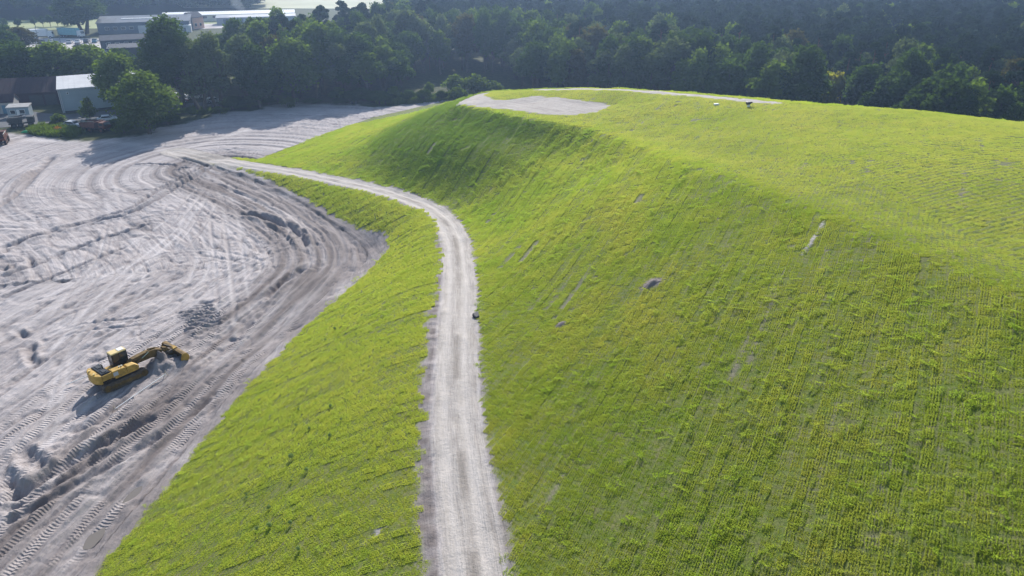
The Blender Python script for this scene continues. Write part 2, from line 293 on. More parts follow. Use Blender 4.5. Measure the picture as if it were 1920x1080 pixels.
WEED = [(-16.24,42.8),(-14.44,40.56),(-18.63,39.69),(-15.35,39.84),(-15.75,46.25),(-13.59,44.09),(-15.64,35.59),(-14.09,35.21),(-14.54,48.47),(-16.43,62.87),(-16.28,37.57),(-16.53,35.72),(-12.82,32.53),(-18.8,40.07),(-15.03,61.4),(-17.69,50.03),(-13.07,45.86),(-18.7,63.49),(-18.17,65.52),(-17.19,47.45)]
BARE = [[(-8.76,32.0),(-7.84,33.19),(-7.57,32.92),(-8.42,31.85)],[(21.63,50.41),(24.91,54.64),(24.01,53.02),(21.97,50.3)]]
HC = [(-39.97,61.25),(-35.21,67.12),(-43.71,59.85),(-42.25,61.85),(-37.14,56.22),(-34.81,61.92),(-35.43,73.66),(-38.41,74.98),(-43.62,54.41)]
# ---------------------------------------------------------------- ground
TOE_EDGE = smooth_poly(TOE[:14], 1.5, 3)
FLOWC = smooth_poly(smooth_poly(TOE[:14], 1.5, 15), 1.5, 9)
def sstep(a, b, v): t = np.clip((v-a)/(b-a), 0, 1); return t*t*(3-2*t)
def axis(segs):
    out = []
    for a, b, st in segs: out.append(np.arange(a, b-1e-6, st))
    return np.concatenate(out+[np.array([segs[-1][1]])])
def grow(start, end, st, f=1.16):
    v = [start]; sg = 1 if end > start else -1
    while abs(v[-1]) < abs(end): st *= f; v.append(v[-1]+sg*st)
    return np.array(v[1:])
gx = axis([(-125, -62, .33), (-62, -14, .125), (-14, 32, .22), (32, 80, .45)])
gx = np.r_[grow(-125, -2500, .6)[::-1], gx, grow(80, 2500, .8)]
ys = [19.]
while ys[-1] < 205: ys.append(ys[-1]+max(.1, .0024*ys[-1]))
gy = np.r_[grow(19, -400, .3)[::-1], np.array(ys), grow(ys[-1], 3000, .8)]
X, Y = np.meshgrid(gx, gy); NX, NY = len(gx), len(gy)
X = X.ravel(); Y = Y.ravel()
near = (np.abs(X) < 130) & (Y > -60) & (Y < 210)
Z = np.zeros(X.size); Z[near] = base_h(X[near], Y[near])
dT = np.full(X.size, 60.); sT = np.zeros(X.size); sideT = np.ones(X.size)
a, b, c = polydist(X[near], Y[near], TOE_EDGE); dT[near] = a; sT[near] = b; sideT[near] = c
dR = np.full(X.size, 60.); sR = np.zeros(X.size); sideR = np.ones(X.size)
a, b, c = polydist(X[near], Y[near], ROADS); dR[near] = a; sR[near] = b; sideR[near] = c
dF = np.full(X.size, 60.); sF = np.zeros(X.size); a, b, c = polydist(X[near], Y[near], FLOWC); dF[near] = a; sF[near] = b
inhill = np.zeros(X.size, bool); inhill[near] = inpoly(X[near], Y[near], HILLPOLY)
n1 = fbm(X/1.1, Y/1.1, 3, 3); n2 = fbm(X/5., Y/5., 3, 9)
# mask of each surface, soft edges with a ragged outline
hd = np.where(inhill, dT, -dT)
hw = 1.62+.3*n2+1.3*sstep(-42, -56, X)
verge = np.where((sideR > 0) & (Y < 100), 2.45+1.5*n2+1.7*n1-1.0*sstep(75, 95, Y), 2.0+.5*n1+.3*n2)     # the downhill verge is scraped bare
track = sstep(.35, -.15, dR-hw+.5*n1) * (Z > -.1)
bareverge = sstep(.6, -.3, dR-verge)
west = sstep(140, 90, Y)
grass = np.where(inhill, sstep(.5, 1.1, hd+1.6*n1*(1-.4*west)+.6*n2-1.2*sstep(-15, -19, -hd-18)*0), 0.)
bend = np.exp(-(((X+19.5)/5)**2+((Y-91)/9)**2)); grass *= sstep(.9, 1.5, hd+1.2*n1-2.6*bend)
grass *= 1-bareverge*(dR < 6)
padm = np.zeros(X.size); 
padm[near] = inpoly(X[near], Y[near], PAD); 
dpad = np.full(X.size, 99.); dpad[near] = polydist(X[near], Y[near], PAD+[PAD[0]])[0]
padm = sstep(-.4, .3, np.where(padm > 0, dpad, -dpad)+.25*n1)
dpr = np.full(X.size, 99.); dpr[near] = polydist(X[near], Y[near], PADROAD)[0]
drt = np.full(X.size, 99.); drt[near] = polydist(X[near], Y[near], RIMTRACK)[0]
padm = np.maximum(padm, sstep(2.2, 1.4, dpr+.8*n1)); rimt = sstep(1.6, 1.0, drt+.6*n1)
grass *= (1-padm)*(1-rimt)
for (mx, my), mr in zip(MOLE, (.75, .35, .0)): 
    if mr: grass *= sstep(mr*.7, mr*1.3, np.hypot((X-mx), (Y-my))+.25*n1)
for p in BARE: 
    k = np.zeros(X.size, bool); k[near] = inpoly(X[near], Y[near], p); grass[k] *= .15
sandp = np.zeros(X.size); SP = [(-130, 162)]+SANDPOLY[1:]+[(-5, 193), (0, 150), (0, -60), (-130, -60)]
ins = np.zeros(X.size, bool); ins[near] = inpoly(X[near], Y[near], SP)
dsp = np.full(X.size, 99.); dsp[near] = polydist(X[near], Y[near], SP)[0]
sand = sstep(-1.5, 1.2, np.where(ins, dsp, -dsp)+6*n2+2*n1)
strip = np.maximum(sand, inhill*1.0)
sand = np.where(inhill, 1., sand)
roadw = np.maximum(np.maximum(track, padm), rimt)
yard = sand*(1-grass)*(1-track)
# --- relief
det = np.zeros(X.size); dust = np.zeros(X.size); tone = np.zeros(X.size)
fd = dF; fs = sF
far = sstep(230, 190, Y)
yf = yard*far*(1-inhill*.6)
det += yf*(.40*(1-.6*sstep(100, 118, Y))*fbm(fd/2.2, fs/9., 3, 21)+.30*(1-.5*sstep(100, 118, Y))*fbm(fd/.7, fs/3.5, 3, 31)+.16*fbm(X/1.3, Y/.8, 3, 41)+.5*fbm(X/9, Y/9, 2, 51))
def ridged(a, b, seed, w=.12): r_ = np.abs(2*vnoise(a, b, seed)-1); return np.exp(-(r_/w)**2)
crk = -.16*ridged(fd/1.7, fs/11., 101, .07)-.12*ridged((fd+.25*fs)/1.4, (fs-.25*fd)/8., 102, .08)-.12*ridged((fd-.3*fs)/1.9, (fs+.3*fd)/9., 103, .06)
det += yf*crk*.95; tone = np.maximum(tone, yf*(-crk)*2.2*(~inhill)); det += yf*.07*fbm(X/.3, Y/.35, 2, 104)  # crack floors are coloured darker too, outside the hill
rough = sstep(.02, .16, fbm(X/11, Y/11, 2, 77)); det += yf*rough*.36*fbm(X/.75, Y/.6, 2, 88)
# haul ruts that follow the toe, cut by digger and lorries
for k, off in enumerate((1.6, 2.5, 3.9, 4.8, 6.1, 7.0, 8.6, 9.5, 11.4, 12.4)):
    o = off+1.1*vnoise(sF/13., np.full_like(sF, k*3.3), 5)+.5*vnoise(sF/4., np.full_like(sF, k*1.7), 6)
    q = (dF-o)/.26; amp = (.06+.12*vnoise(sF/7., np.full_like(sF, k*9.1), 8))*yf*(~inhill)*(Y < 150)
    det += amp*(-np.exp(-q*q)+.55*np.exp(-(np.abs(q)-1.9)**2)); dust += .35*np.exp(-(q/1.6)**2)*vnoise(sF/5., np.full_like(sF, k*2.), 14)*(Y < 150)*(~inhill)
for k in range(12):
    o = 1.2+k*.95+1.6*vnoise(sF/16., np.full_like(sF, k*5.3+50), 25)+.4*vnoise(sF/3., np.full_like(sF, k*2.7), 26); q = (dF-o)/.13
    det += .07*yf*(~inhill)*(Y < 150)*(-np.exp(-q*q)+.6*np.exp(-(np.abs(q)-1.8)**2)); tone = np.maximum(tone, .4*np.exp(-q*q)*vnoise(sF/6., np.full_like(sF, k*4.), 27)*(Y < 150)*(~inhill))
tone = np.maximum(tone, np.clip(bend*1.5, 0, 1)*sstep(4.5, 3, dT)*(.65+.5*n1)*(grass < .5))
# bank of soil along the toe
det += yard*.35*np.exp(-((hd-.2)/.7)**2)*(fbm(X/1.5, Y/1.5, 2, 4)+.6)*(Y < 140)
tone = np.maximum(tone, (sstep(-2.6, -.6, hd)*(Y < 130)*.75+.35*np.exp(-((dT-5)/1.2)**2)*(~inhill))*sstep(-.2, .3, n2+.2)*(~inhill | (hd < 1.5)))
tone = np.maximum(tone, (.8*sstep(12.5, 9, dF)*(.25+1.2*vnoise(dF/.8, sF/9., 44)))*(~inhill)*(Y < 150))
def local(pl, pad):
    p = np.asarray(pl); x0, y0 = p.min(0)-pad; x1, y1 = p.max(0)+pad
    return np.nonzero((X > x0) & (X < x1) & (Y > y0) & (Y < y1))[0]
for depth, w, pl in RUT:
    pl = smooth_poly(pl, .8, 3); i = local(pl, w*4); d_, s_, sd_ = polydist(X[i], Y[i], pl)
    L = seglen(pl)[-1]; e = sstep(0, 1.2, s_)*sstep(L, L-1.2, s_)*.8+.2
    q = (d_+.25*fbm(X[i]/.6, Y[i]/.6, 2, 61))/w
    depth *= 1.5 if pl[0][1] > 80 else 1.1; det[i] += depth*e*(-np.exp(-q*q*1.6)+.5*np.exp(-(q-1.5)**2*2)); tone[i] = np.maximum(tone[i], .55*np.exp(-q*q*1.4)*e)  # rut floors also take a darker colour
for w, pl in LIGHT:
    pl = smooth_poly(pl, 1., 3); i = local(pl, w*4); d_, s_, sd_ = polydist(X[i], Y[i], pl)
    q = (d_+.12*fbm(X[i]/.7, Y[i]/.7, 2, 62))/(w*.6); g = np.exp(-q*q)*(.45+.6*vnoise(s_/2.5, s_*0, 3)); dust[i] = np.maximum(dust[i], g); det[i] *= 1-.75*np.exp(-(q/1.5)**2); det[i] -= .05*np.exp(-q*q)
for pl in TRACKS:
    pl = smooth_poly(pl, 1., 7); i = local(pl, 2.5); d_, s_, sd_ = polydist(X[i], Y[i], pl); L = seglen(pl)[-1]; e = sstep(0, 4, s_)*sstep(L, L-4, s_)
    q = (np.abs(d_-.95)+.05*fbm(X[i]/.5, Y[i]/.5, 2, 63))/.22; g = e*np.exp(-q*q); v_ = vnoise(s_/4., sd_*2+5, 31)
    det[i] = det[i]*(1-.6*g)-.07*g+.05*e*np.exp(-(q-1.9)**2); dust[i] = np.maximum(dust[i], g*np.clip(v_*1.3-.25, 0, 1)); tone[i] = np.maximum(tone[i], .35*g*(1-v_))
# cleated ground by the digger
wx, wy = -35.6, 74.6; i = local([(wx-4, wy-5), (wx+4, wy+5)], 0)
ux, uy = (X[i]-wx)*.83+(Y[i]-wy)*.56, -(X[i]-wx)*.56+(Y[i]-wy)*.83
env = sstep(2.9, 1.4, np.abs(ux)+2.2*fbm(X[i]/1.2, Y[i]/1.2, 2, 5))*sstep(4.0, 2.4, np.abs(uy)+2.5*fbm(X[i]/1.5, Y[i]/1.5, 2, 6)); det[i] += env*.13*np.sin(uy*2*math.pi/.62+.35*ux+.5*np.sin(ux*1.3)); tone[i] = np.maximum(tone[i], .35*env*(.4+1.2*vnoise(X[i]/.9, Y[i]/.9, 3)))
# dug pit in front of the digger bucket
px_, py_ = -33.2, 64.6; i = local([(px_-4, py_-4), (px_+4, py_+4)], 0); det[i] += .35*np.exp(-(((X[i]-px_)/1.6)**2+((Y[i]-py_)/2.2)**2))*(.4+1.2*vnoise(X[i]/.5, Y[i]/.5, 2))
# flat parking place of the digger
i = local([(-44, 57), (-32, 70)], 0); det[i] *= 1-.8*np.exp(-(((X[i]+37.6)/3.2)**2+((Y[i]-63.2)/3.6)**2)**2)
# churned dark soil round the machine
i = local([(-46, 55), (-30, 72)], 0); ax_, ay_ = X[i]+37.2, Y[i]-63.4; u_, w_ = ax_*.62+ay_*.79, -ax_*.79+ay_*.62
g_ = np.exp(-((u_/5.)**2+((w_+.9)/2.2)**2)**1.5); tone[i] = np.maximum(tone[i], g_*(.35+.6*vnoise(X[i]/.7, Y[i]/.7, 19))); det[i] += g_*.16*fbm(X[i]/.5, Y[i]/.5, 3, 20)
# heap of soil under the boom
i = local([(-40, 60), (-31, 70)], 0); hx, hy = -35.9, 63.9; g_ = np.exp(-(((X[i]-hx)/1.2)**2+((Y[i]-hy)/1.3)**2)); det[i] += 1.2*g_*(.5+1.0*vnoise(X[i]/.35, Y[i]/.35, 9)); tone[i] = np.maximum(tone[i], .95*g_)
# road: two worn wheel lines, tufts between them
tr = track
for off in (-.78, .82):
    q = (dR*sideR-off-.25*vnoise(sR/9., sR*0, 6))/.36; det -= .075*tr*np.exp(-q*q); dust += .9*tr*np.exp(-q*q)
q = (dR*sideR)/.3; tone = np.maximum(tone, tr*np.exp(-q*q)*sstep(.45, .75, vnoise(sR/3., sR*0, 12)+.35*n1)*.9)
det += tr*(.10*fbm(X/.7, Y/1.6, 3, 15)+.12*fbm(dR*sideR/.35, sR/3., 2, 16))
det += bareverge*(1-tr)*inhill*(.14*fbm(X/.8, Y/.8, 3, 18)); tone = np.maximum(tone, bareverge*(1-tr)*inhill*(Y < 135)*sstep(1.7, 2.1, dR)*.85*(dR < 7)*(.6+.8*vnoise(X/.6, Y/.6, 81)))
# the hill: drill rows, lumps and washed-out rills
rowa = .88*X-.48*Y                       # across the rows on the long slope
rill = fbm(rowa/.42+.5*n2, (.48*X+.88*Y)/11., 2, 25)
upl = (dR*1.0 < 30)
det += grass*far*(.16*fbm(X/3., Y/3., 3, 71)+.10*fbm(rowa/.6, (.48*X+.88*Y)/6., 2, 72))
det += grass*far*.035*np.sin(rowa*2*math.pi/.33)*(Y < 75)
right = (sideR < 0) & inhill
bares = right*sstep(.2, .3, rill+.22*fbm(X/1.1, Y/1.1, 3, 26)-.06)*(Y < 120)*(dR > 4)
gdens = grass*(1-.9*bares)
tone = np.maximum(tone, bares*.8*grass)
crestd = polydist(X, Y, CREST)[0] if False else None
det += padm*.05*fbm(X/2, Y/2, 2, 5); tone = np.maximum(tone, padm*(.1+.5*fbm(X/2.5, Y/1.2, 3, 66)))
for (mx, my), mr in zip(MOLE[:2], (.8, .4)): det += .45*mr*np.exp(-(((X-mx)**2+(Y-my)**2)/(mr*mr*.5)))*(.5+1.3*vnoise(X/.2, Y/.2, 3)); tone = np.maximum(tone, .9*(np.hypot(X-mx, Y-my) < mr*1.3))
for p in PUDDLE:
    cx, cy = np.mean(p, 0); i = local(p, 1.2); pp = np.asarray(p); u = pp[3]-pp[0]; u /= np.hypot(*u)
    a_ = (X[i]-cx)*u[0]+(Y[i]-cy)*u[1]; b_ = -(X[i]-cx)*u[1]+(Y[i]-cy)*u[0]; g = np.exp(-((a_/1.25)**2+(b_/.62)**2)**1.5); det[i] = det[i]*(1-g)-.12*g; tone[i] = np.maximum(tone[i], g*.8)
Z = Z+det*near
ZG = Z.reshape(NY, NX); GD = gdens.reshape(NY, NX)
def zat(x, y, grid=None):
    g = ZG if grid is None else grid; x = np.asarray(x, float); y = np.asarray(y, float)
    i = np.clip(np.searchsorted(gx, x)-1, 0, NX-2); j = np.clip(np.searchsorted(gy, y)-1, 0, NY-2)
    fx = (x-gx[i])/(gx[i+1]-gx[i]); fy = (y-gy[j])/(gy[j+1]-gy[j])
    return (g[j, i]*(1-fx)+g[j, i+1]*fx)*(1-fy)+(g[j+1, i]*(1-fx)+g[j+1, i+1]*fx)*fy
GROUND = ground_material()
idx = np.arange(NX*NY).reshape(NY, NX)
quads = np.stack([idx[:-1, :-1], idx[:-1, 1:], idx[1:, 1:], idx[1:, :-1]], -1).reshape(-1, 4)
fc = quads[:, 0]
def avg(a): return a[quads].mean(1)
fg, ft, fp, fr_, fsd, fh = avg(grass), avg(track), avg(padm), avg(rimt), avg(sand), avg(inhill.astype(float))
cls = np.zeros(len(quads), int)
cls[(fsd > .5)] = 1; cls[(fh > .5)] = 2; cls[(fh > .5) & (fg < .5) & (avg(hd) < 3.5)] = 1; cls[(ft > .5)] = 3; cls[(fp > .5)] = 4; cls[(fr_ > .5) & (cls == 2)] = 5
mask4 = np.stack([grass, roadw, sand, np.clip(tone, 0, 1)], 1).astype(np.float32)
flow = np.stack([np.where(inhill | (track > .5), 30+dR*sideR, dF), np.where(inhill | (track > .5), sR, sF), np.clip(dust, 0, 1)], 1).astype(np.float32)
XYZ = np.stack([X, Y, Z], 1)
for k, nm, lab in ((0, 'ground', 'rough shaded ground under and beyond the trees'), (1, 'sand_yard', 'pale grey rutted sand yard below the green hill'), (2, 'grassy_hill', 'green sown hill with steep flanks and a flat top'),
                   (3, 'dirt_track', 'pale dirt track curving up along the hill'), (4, 'sand_pad', 'bare grey pad on the flat hilltop'), (5, 'rim_track', 'thin sandy track along the far rim of the hill')):
    q = quads[cls == k]; u, inv = np.unique(q, return_inverse=True)
    me = mesh_np(nm, XYZ[u], inv, 4, GROUND, smooth=True)
    at = me.attributes.new('mask', 'FLOAT_COLOR', 'POINT'); at.data.foreach_set('color', mask4[u].ravel())
    at = me.attributes.new('flow', 'FLOAT_VECTOR', 'POINT'); at.data.foreach_set('vector', flow[u].ravel())
    tag(link(bpy.data.objects.new(nm, me)), lab, None, None, 'structure')
# ---------------------------------------------------------------- sown grass: tufts in drill rows, scattered over the hill
def tuft_mesh(name, size, nbl, h0, h1, wid, seed, rows=3, mat=None):
    r = np.random.default_rng(seed); n = nbl
    row = r.integers(0, rows, n); ax = (row+.5)/rows*size-size/2+r.normal(0, size*.04, n); ay = r.uniform(-size/2, size/2, n)
    h = r.uniform(h0, h1, n); th = r.uniform(0, 2*np.pi, n); lean = r.uniform(.05, .55, n)*h; la = r.uniform(0, 2*np.pi, n)
    wx, wy = np.cos(th)*wid/2, np.sin(th)*wid/2
    b0 = np.stack([ax-wx, ay-wy, np.full(n, -.04)], 1); b1 = np.stack([ax+wx, ay+wy, np.full(n, -.04)], 1)
    tip = np.stack([ax+np.cos(la)*lean, ay+np.sin(la)*lean, h], 1)
    mid0 = b0*.45+tip*.55+np.stack([-wx*.7, -wy*.7, h*.14], 1); mid1 = b1*.45+tip*.55+np.stack([wx*.7, wy*.7, h*.14], 1)
    co = np.concatenate([b0, b1, mid1, mid0, tip]); i = np.arange(n)
    tri = np.concatenate([np.stack([i, i+n, i+2*n], 1), np.stack([i, i+2*n, i+3*n], 1), np.stack([i+3*n, i+2*n, i+4*n], 1)])
    me = mesh_np(name, co, tri, 3, mat); return bpy.data.objects.new(name, me)
def grass_material(name, trans):
    m = NT(name); p = m.pos(); a = m.n('ShaderNodeAttribute', attribute_name='tint', attribute_type='INSTANCER')
    mid = m.ramp(m.noise(p, .6, 5, .7), .35, .68); c = a.outputs['Color']
    c = m.mix(m.math('MULTIPLY', mid, .45), c, m.mix(1., c, (.62, .78, .55), 'MULTIPLY'))
    oi = m.n('ShaderNodeObjectInfo').outputs['Random']; c = m.mix(m.math('MULTIPLY', oi, .35), c, m.mix(1., c, (1.15, .92, .9), 'MULTIPLY'))
    d = m.n('ShaderNodeBsdfDiffuse'); m.put(d.inputs[0], c)
    t = m.n('ShaderNodeBsdfTranslucent'); m.put(t.inputs[0], m.mix(1., c, (1.2, 1.17, .85), 'MULTIPLY'))
    a = m.n('ShaderNodeMixShader'); a.inputs[0].default_value = trans; m.put(a.inputs[1], d.outputs[0]); m.put(a.inputs[2], t.outputs[0])
    return m.done(a.outputs[0])
GR_A = grass_material('sward_hill', .5)
def scatter(name, pts, rot, scl, kind, protos, label=None, mat=None, tint=None):
    """one object: protos instanced on points through geometry nodes"""
    col = bpy.data.collections.new(name+'_source')
    for p in protos: col.objects.link(p)
    me = bpy.data.meshes.new(name); me.vertices.add(len(pts)); me.vertices.foreach_set('co', np.ascontiguousarray(pts, np.float32).ravel())
    for an, ar in (('rot', rot), ('scl', scl)):
        a = me.attributes.new(an, 'FLOAT_VECTOR', 'POINT'); a.data.foreach_set('vector', np.ascontiguousarray(ar, np.float32).ravel())
    a = me.attributes.new('pick', 'INT', 'POINT'); a.data.foreach_set('value', np.ascontiguousarray(kind, np.int32))
    if tint is not None: a = me.attributes.new('tint', 'FLOAT_COLOR', 'POINT'); a.data.foreach_set('color', np.ascontiguousarray(np.c_[tint, np.ones(len(tint))], np.float32).ravel())
    if mat: me.materials.append(mat)
    o = link(bpy.data.objects.new(name, me)); ng = bpy.data.node_groups.new(name, 'GeometryNodeTree')
    ng.interface.new_socket('Geometry', in_out='INPUT', socket_type='NodeSocketGeometry'); ng.interface.new_socket('Geometry', in_out='OUTPUT', socket_type='NodeSocketGeometry')
    N = ng.nodes.new; L = ng.links.new; gi = N('NodeGroupInput'); go = N('NodeGroupOutput'); ins = N('GeometryNodeInstanceOnPoints'); ci = N('GeometryNodeCollectionInfo')
    ci.inputs['Collection'].default_value = col; ci.inputs['Separate Children'].default_value = True; ci.inputs['Reset Children'].default_value = True
    def na(nm, ty):
        q = N('GeometryNodeInputNamedAttribute'); q.data_type = ty; q.inputs['Name'].default_value = nm; return q.outputs['Attribute']
    L(gi.outputs[0], ins.inputs['Points']); L(ci.outputs[0], ins.inputs['Instance']); ins.inputs['Pick Instance'].default_value = True
    L(na('pick', 'INT'), ins.inputs['Instance Index']); L(na('rot', 'FLOAT_VECTOR'), ins.inputs['Rotation']); L(na('scl', 'FLOAT_VECTOR'), ins.inputs['Scale'])
    L(ins.outputs[0], go.inputs[0]); md = o.modifiers.new('scatter', 'NODES'); md.node_group = ng
    return tag(o, label, None, None, 'stuff')
def jgrid(x0, x1, y0, y1, st, r=rng, j=.45):
    a, b = np.meshgrid(np.arange(x0, x1, st), np.arange(y0, y1, st)); a = a.ravel(); b = b.ravel()
    return a+r.uniform(-j, j, a.size)*st, b+r.uniform(-j, j, a.size)*st
def euler_on_ground(x, y, th, e=.9):
    gxn = -(base_h(x+e, y)-base_h(x-e, y))/(2*e); gyn = -(base_h(x, y+e)-base_h(x, y-e))/(2*e)
    n = np.stack([gxn, gyn, np.ones_like(gxn)], 1); n /= np.linalg.norm(n, axis=1)[:, None]
    t = np.stack([np.cos(th), np.sin(th), np.zeros_like(th)], 1); t -= n*(t*n).sum(1)[:, None]; t /= np.linalg.norm(t, axis=1)[:, None]
    b = np.cross(n, t)      # columns t,b,n
    return np.stack([np.arctan2(b[:, 2], n[:, 2]), -np.arcsin(np.clip(t[:, 2], -1, 1)), np.arctan2(t[:, 1], t[:, 0])], 1)
protoW = [tuft_mesh(f'weedy_{i}', .62, 150, .04, .125, .026, 150+i, 12, GR_A) for i in range(2)]
protoA = [tuft_mesh(f'tuft_{i}', .56, 250, .04, .15, .019, 50+i, 4, GR_A) for i in range(4)]
P_, Rt, Sc, Kd, Ti = [], [], [], [], []
def lattice(ang, sp, along, xr, yr):
    """points on drill rows: ang = row direction, sp = pass width"""
    c, s = math.cos(ang), math.sin(ang); cs = np.array([(x, y) for x in xr for y in yr]); A = cs[:, 0]*s-cs[:, 1]*c; B = cs[:, 0]*c+cs[:, 1]*s
    a, b = np.meshgrid(np.arange(A.min(), A.max(), sp), np.arange(B.min(), B.max(), along)); a = a.ravel(); b = b.ravel()+rng.uniform(-.62, .62, a.size)*along
    a = a+.25*np.sin(b/9.+1)+.03*rng.normal(size=a.size); x, y = a*s+b*c, -a*c+b*s; k = (x > xr[0]) & (x < xr[1]) & (y > yr[0]) & (y < yr[1]); return x[k], y[k]
ANG = (.15, math.atan2(.88, .48), -.55)
for (y0, y1, sc, hz) in ((17, 62, 1., 1.), (62, 98, 1.3, 1.1), (98, 168, 1.7, 1.)):
  for reg in range(3):
    x, y = lattice(ANG[reg], .56*sc, (.34, .34, .32)[reg]*sc, (-62, 75), (y0, y1))
    k = np.abs(x) < .74*(y*.899+14)+3; x, y = x[k], y[k]; dn = zat(x, y, GD); k = dn > .4; x, y = x[k], y[k]
    d_, s_, sd_ = polydist(x, y, ROADS); top = inpoly(x, y, CREST+RIM[::-1]); mine = np.where(top, 2, np.where(sd_ > 0, 0, 1)) == reg
    big = fbm(x/7., y/7., 3, 33); keep = mine & (rng.uniform(size=x.size) < (np.where(top, 1.1, 1.02)+.2*big)); x, y, big, d_, sd_, top = x[keep], y[keep], big[keep], d_[keep], sd_[keep], top[keep]
    if not len(x): continue
    th = ANG[reg]-math.pi/2+rng.normal(0, .03, x.size)+math.pi*rng.integers(0, 2, x.size); c_, s_ = math.cos(ANG[reg]), math.sin(ANG[reg])
    z = zat(x, y); ra, rb = x*s_-y*c_, x*c_+y*s_
    line = fbm(ra/.6, rb/10., 2, 36); lush = np.clip(1+1.0*big+.4*fbm(x/1.6, y/1.6, 2, 35)+1.9*line, .5, 1.5)*np.where(top, .0, 1.)+np.where(top, .75+.5*fbm(x/2, y/2, 2, 37), 0)
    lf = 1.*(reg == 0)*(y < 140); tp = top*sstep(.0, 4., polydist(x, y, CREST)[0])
    b1 = np.clip(.5+1.6*fbm(x/9., y/9., 3, 41), 0, 1)[:, None]; b2 = np.clip(.5+1.8*fbm(x/3.5, y/3.5, 3, 42), 0, 1)[:, None]
    fy_ = (1+.22*sstep(60, 85, y))[:, None]; col = (np.array([.38, .45, .085])*(1-b1)+np.array([.45, .475, .11])*b1)*fy_; col = col*(1-.5*b2)+np.array([.27, .41, .05])*.5*b2*fy_  # far slope colour raised to lighten its shade below the crest
    cl = np.array([.41, .50, .09])*(1-b1)+np.array([.49, .54, .12])*b1; ct = np.array([.44, .52, .12])*(1-b1)+np.array([.53, .56, .16])*b1  # bank and hilltop tints: paler sowing plus backlit glare put into the colour
    nb = (sstep(92, 112, y)*(reg == 1)*sstep(-38, -22, x)*sstep(22, 12, polydist(x, y, CREST)[0]))[:, None]*.75   # lusher strip under the pad, its slope shade painted in as darker green
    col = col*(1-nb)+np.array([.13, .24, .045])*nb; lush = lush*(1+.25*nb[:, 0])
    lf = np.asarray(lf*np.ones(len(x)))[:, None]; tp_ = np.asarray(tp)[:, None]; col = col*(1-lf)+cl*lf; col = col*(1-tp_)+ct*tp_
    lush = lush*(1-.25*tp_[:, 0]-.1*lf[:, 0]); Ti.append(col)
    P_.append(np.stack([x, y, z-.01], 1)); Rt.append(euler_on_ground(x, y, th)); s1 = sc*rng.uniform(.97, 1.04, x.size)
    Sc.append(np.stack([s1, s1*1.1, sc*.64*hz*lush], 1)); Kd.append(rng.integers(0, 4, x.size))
    # unruly clumps breaking the rows, thick where the sward is lush
    q = rng.uniform(size=len(x)) < np.clip(.22+.8*fbm(x/5., y/5., 3, 55)+.2*fbm(x/1.3, y/1.3, 2, 56), .05, .6); n_ = int(q.sum())
    P_.append(np.stack([x[q]+rng.normal(0, .2, n_), y[q]+rng.normal(0, .2, n_), z[q]-.02], 1)); e_ = Rt[-1][q].copy(); e_[:, 2] = rng.uniform(0, 6.28, n_); Rt.append(e_)
    s2 = sc*rng.uniform(.7, 1.4, n_); Sc.append(np.stack([s2, s2, sc*.64*rng.uniform(.5, 1.05, n_)*(1-.5*tp_[q, 0]-.3*lf[q, 0])], 1)); Kd.append(rng.integers(4, 6, n_)); Ti.append(col[q]*np.array([.92, 1., .9]))
# thin weeds creeping into the track and the foot of the bank
print('tufts', sum(len(p) for p in P_))
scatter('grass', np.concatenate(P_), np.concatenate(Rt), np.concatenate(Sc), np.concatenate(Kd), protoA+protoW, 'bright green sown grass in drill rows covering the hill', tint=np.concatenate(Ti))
# ---------------------------------------------------------------- trees
BARK = simple('bark', (.085, .068, .052), .95, .35, 1.5); BARKP = simple('pine_bark', (.14, .075, .045), .95, .3, 1.5)
LEAF = {'oak': leafmat('leaves_oak', (.050, .085, .018), (.085, .125, .028), .42, .5),
        'lime': leafmat('leaves_lime', (.085, .13, .025), (.15, .19, .04), .5, .35),
        'willow': leafmat('leaves_grey_green', (.095, .12, .06), (.15, .175, .09), .4, .4),
        'rust': leafmat('leaves_rusty', (.075, .065, .03), (.105, .09, .035), .4, .4),
        'pine': leafmat('needles_pine', (.03, .052, .028), (.06, .088, .045), .18, .6),
        'scrub': leafmat('leaves_scrub', (.09, .13, .025), (.15, .185, .04), .5, .35),
        'thistle': leafmat('leaves_thistle', (.20, .27, .14), (.28, .34, .20), .4, .3),
        'yellow': leafmat('leaves_yellow', (.26, .24, .03), (.36, .31, .05), .5, .2)}
def leaf_cards(cen, nor, size, r):
    n = len(cen); rnd = r.normal(size=(n, 3)); rnd /= np.linalg.norm(rnd, axis=1)[:, None]
    nn = nor*.75+rnd; nn /= np.linalg.norm(nn, axis=1)[:, None]
    t = np.cross(nn, r.normal(size=(n, 3))); t /= np.linalg.norm(t, axis=1)[:, None]; b = np.cross(nn, t)
    s = (size*r.uniform(.55, 1.35, n))[:, None]; a = s*r.uniform(.55, .9, (n, 1))
    co = np.stack([cen-t*s, cen-b*a+nn*s*.12, cen+t*s, cen+b*a-nn*s*.1], 1).reshape(-1, 3)
    return co
def crown_mesh(name, blobs, nleaf, size, mat, seed, droop=0., flat=1.):
    r = np.random.default_rng(seed); B = np.array(blobs); w = B[:, 3]**2; k = r.choice(len(B), nleaf, p=w/w.sum())
    d = r.normal(size=(nleaf, 3)); d[:, 2] += .35; d /= np.linalg.norm(d, axis=1)[:, None]
    rad = B[k, 3]*r.uniform(.5, 1.08, nleaf)**.6*(1+.22*np.sin(d[:, 0]*7+k)*np.cos(d[:, 1]*6+k*2)+.12*r.normal(size=nleaf))
    c = B[k, :3]+d*rad[:, None]*np.array([1, 1, flat]); c[:, 2] -= droop*np.abs(r.normal(size=nleaf))
    co = leaf_cards(c, d, size, r); f = np.arange(len(co))
    return mesh_np(name, co, f, 4, mat)
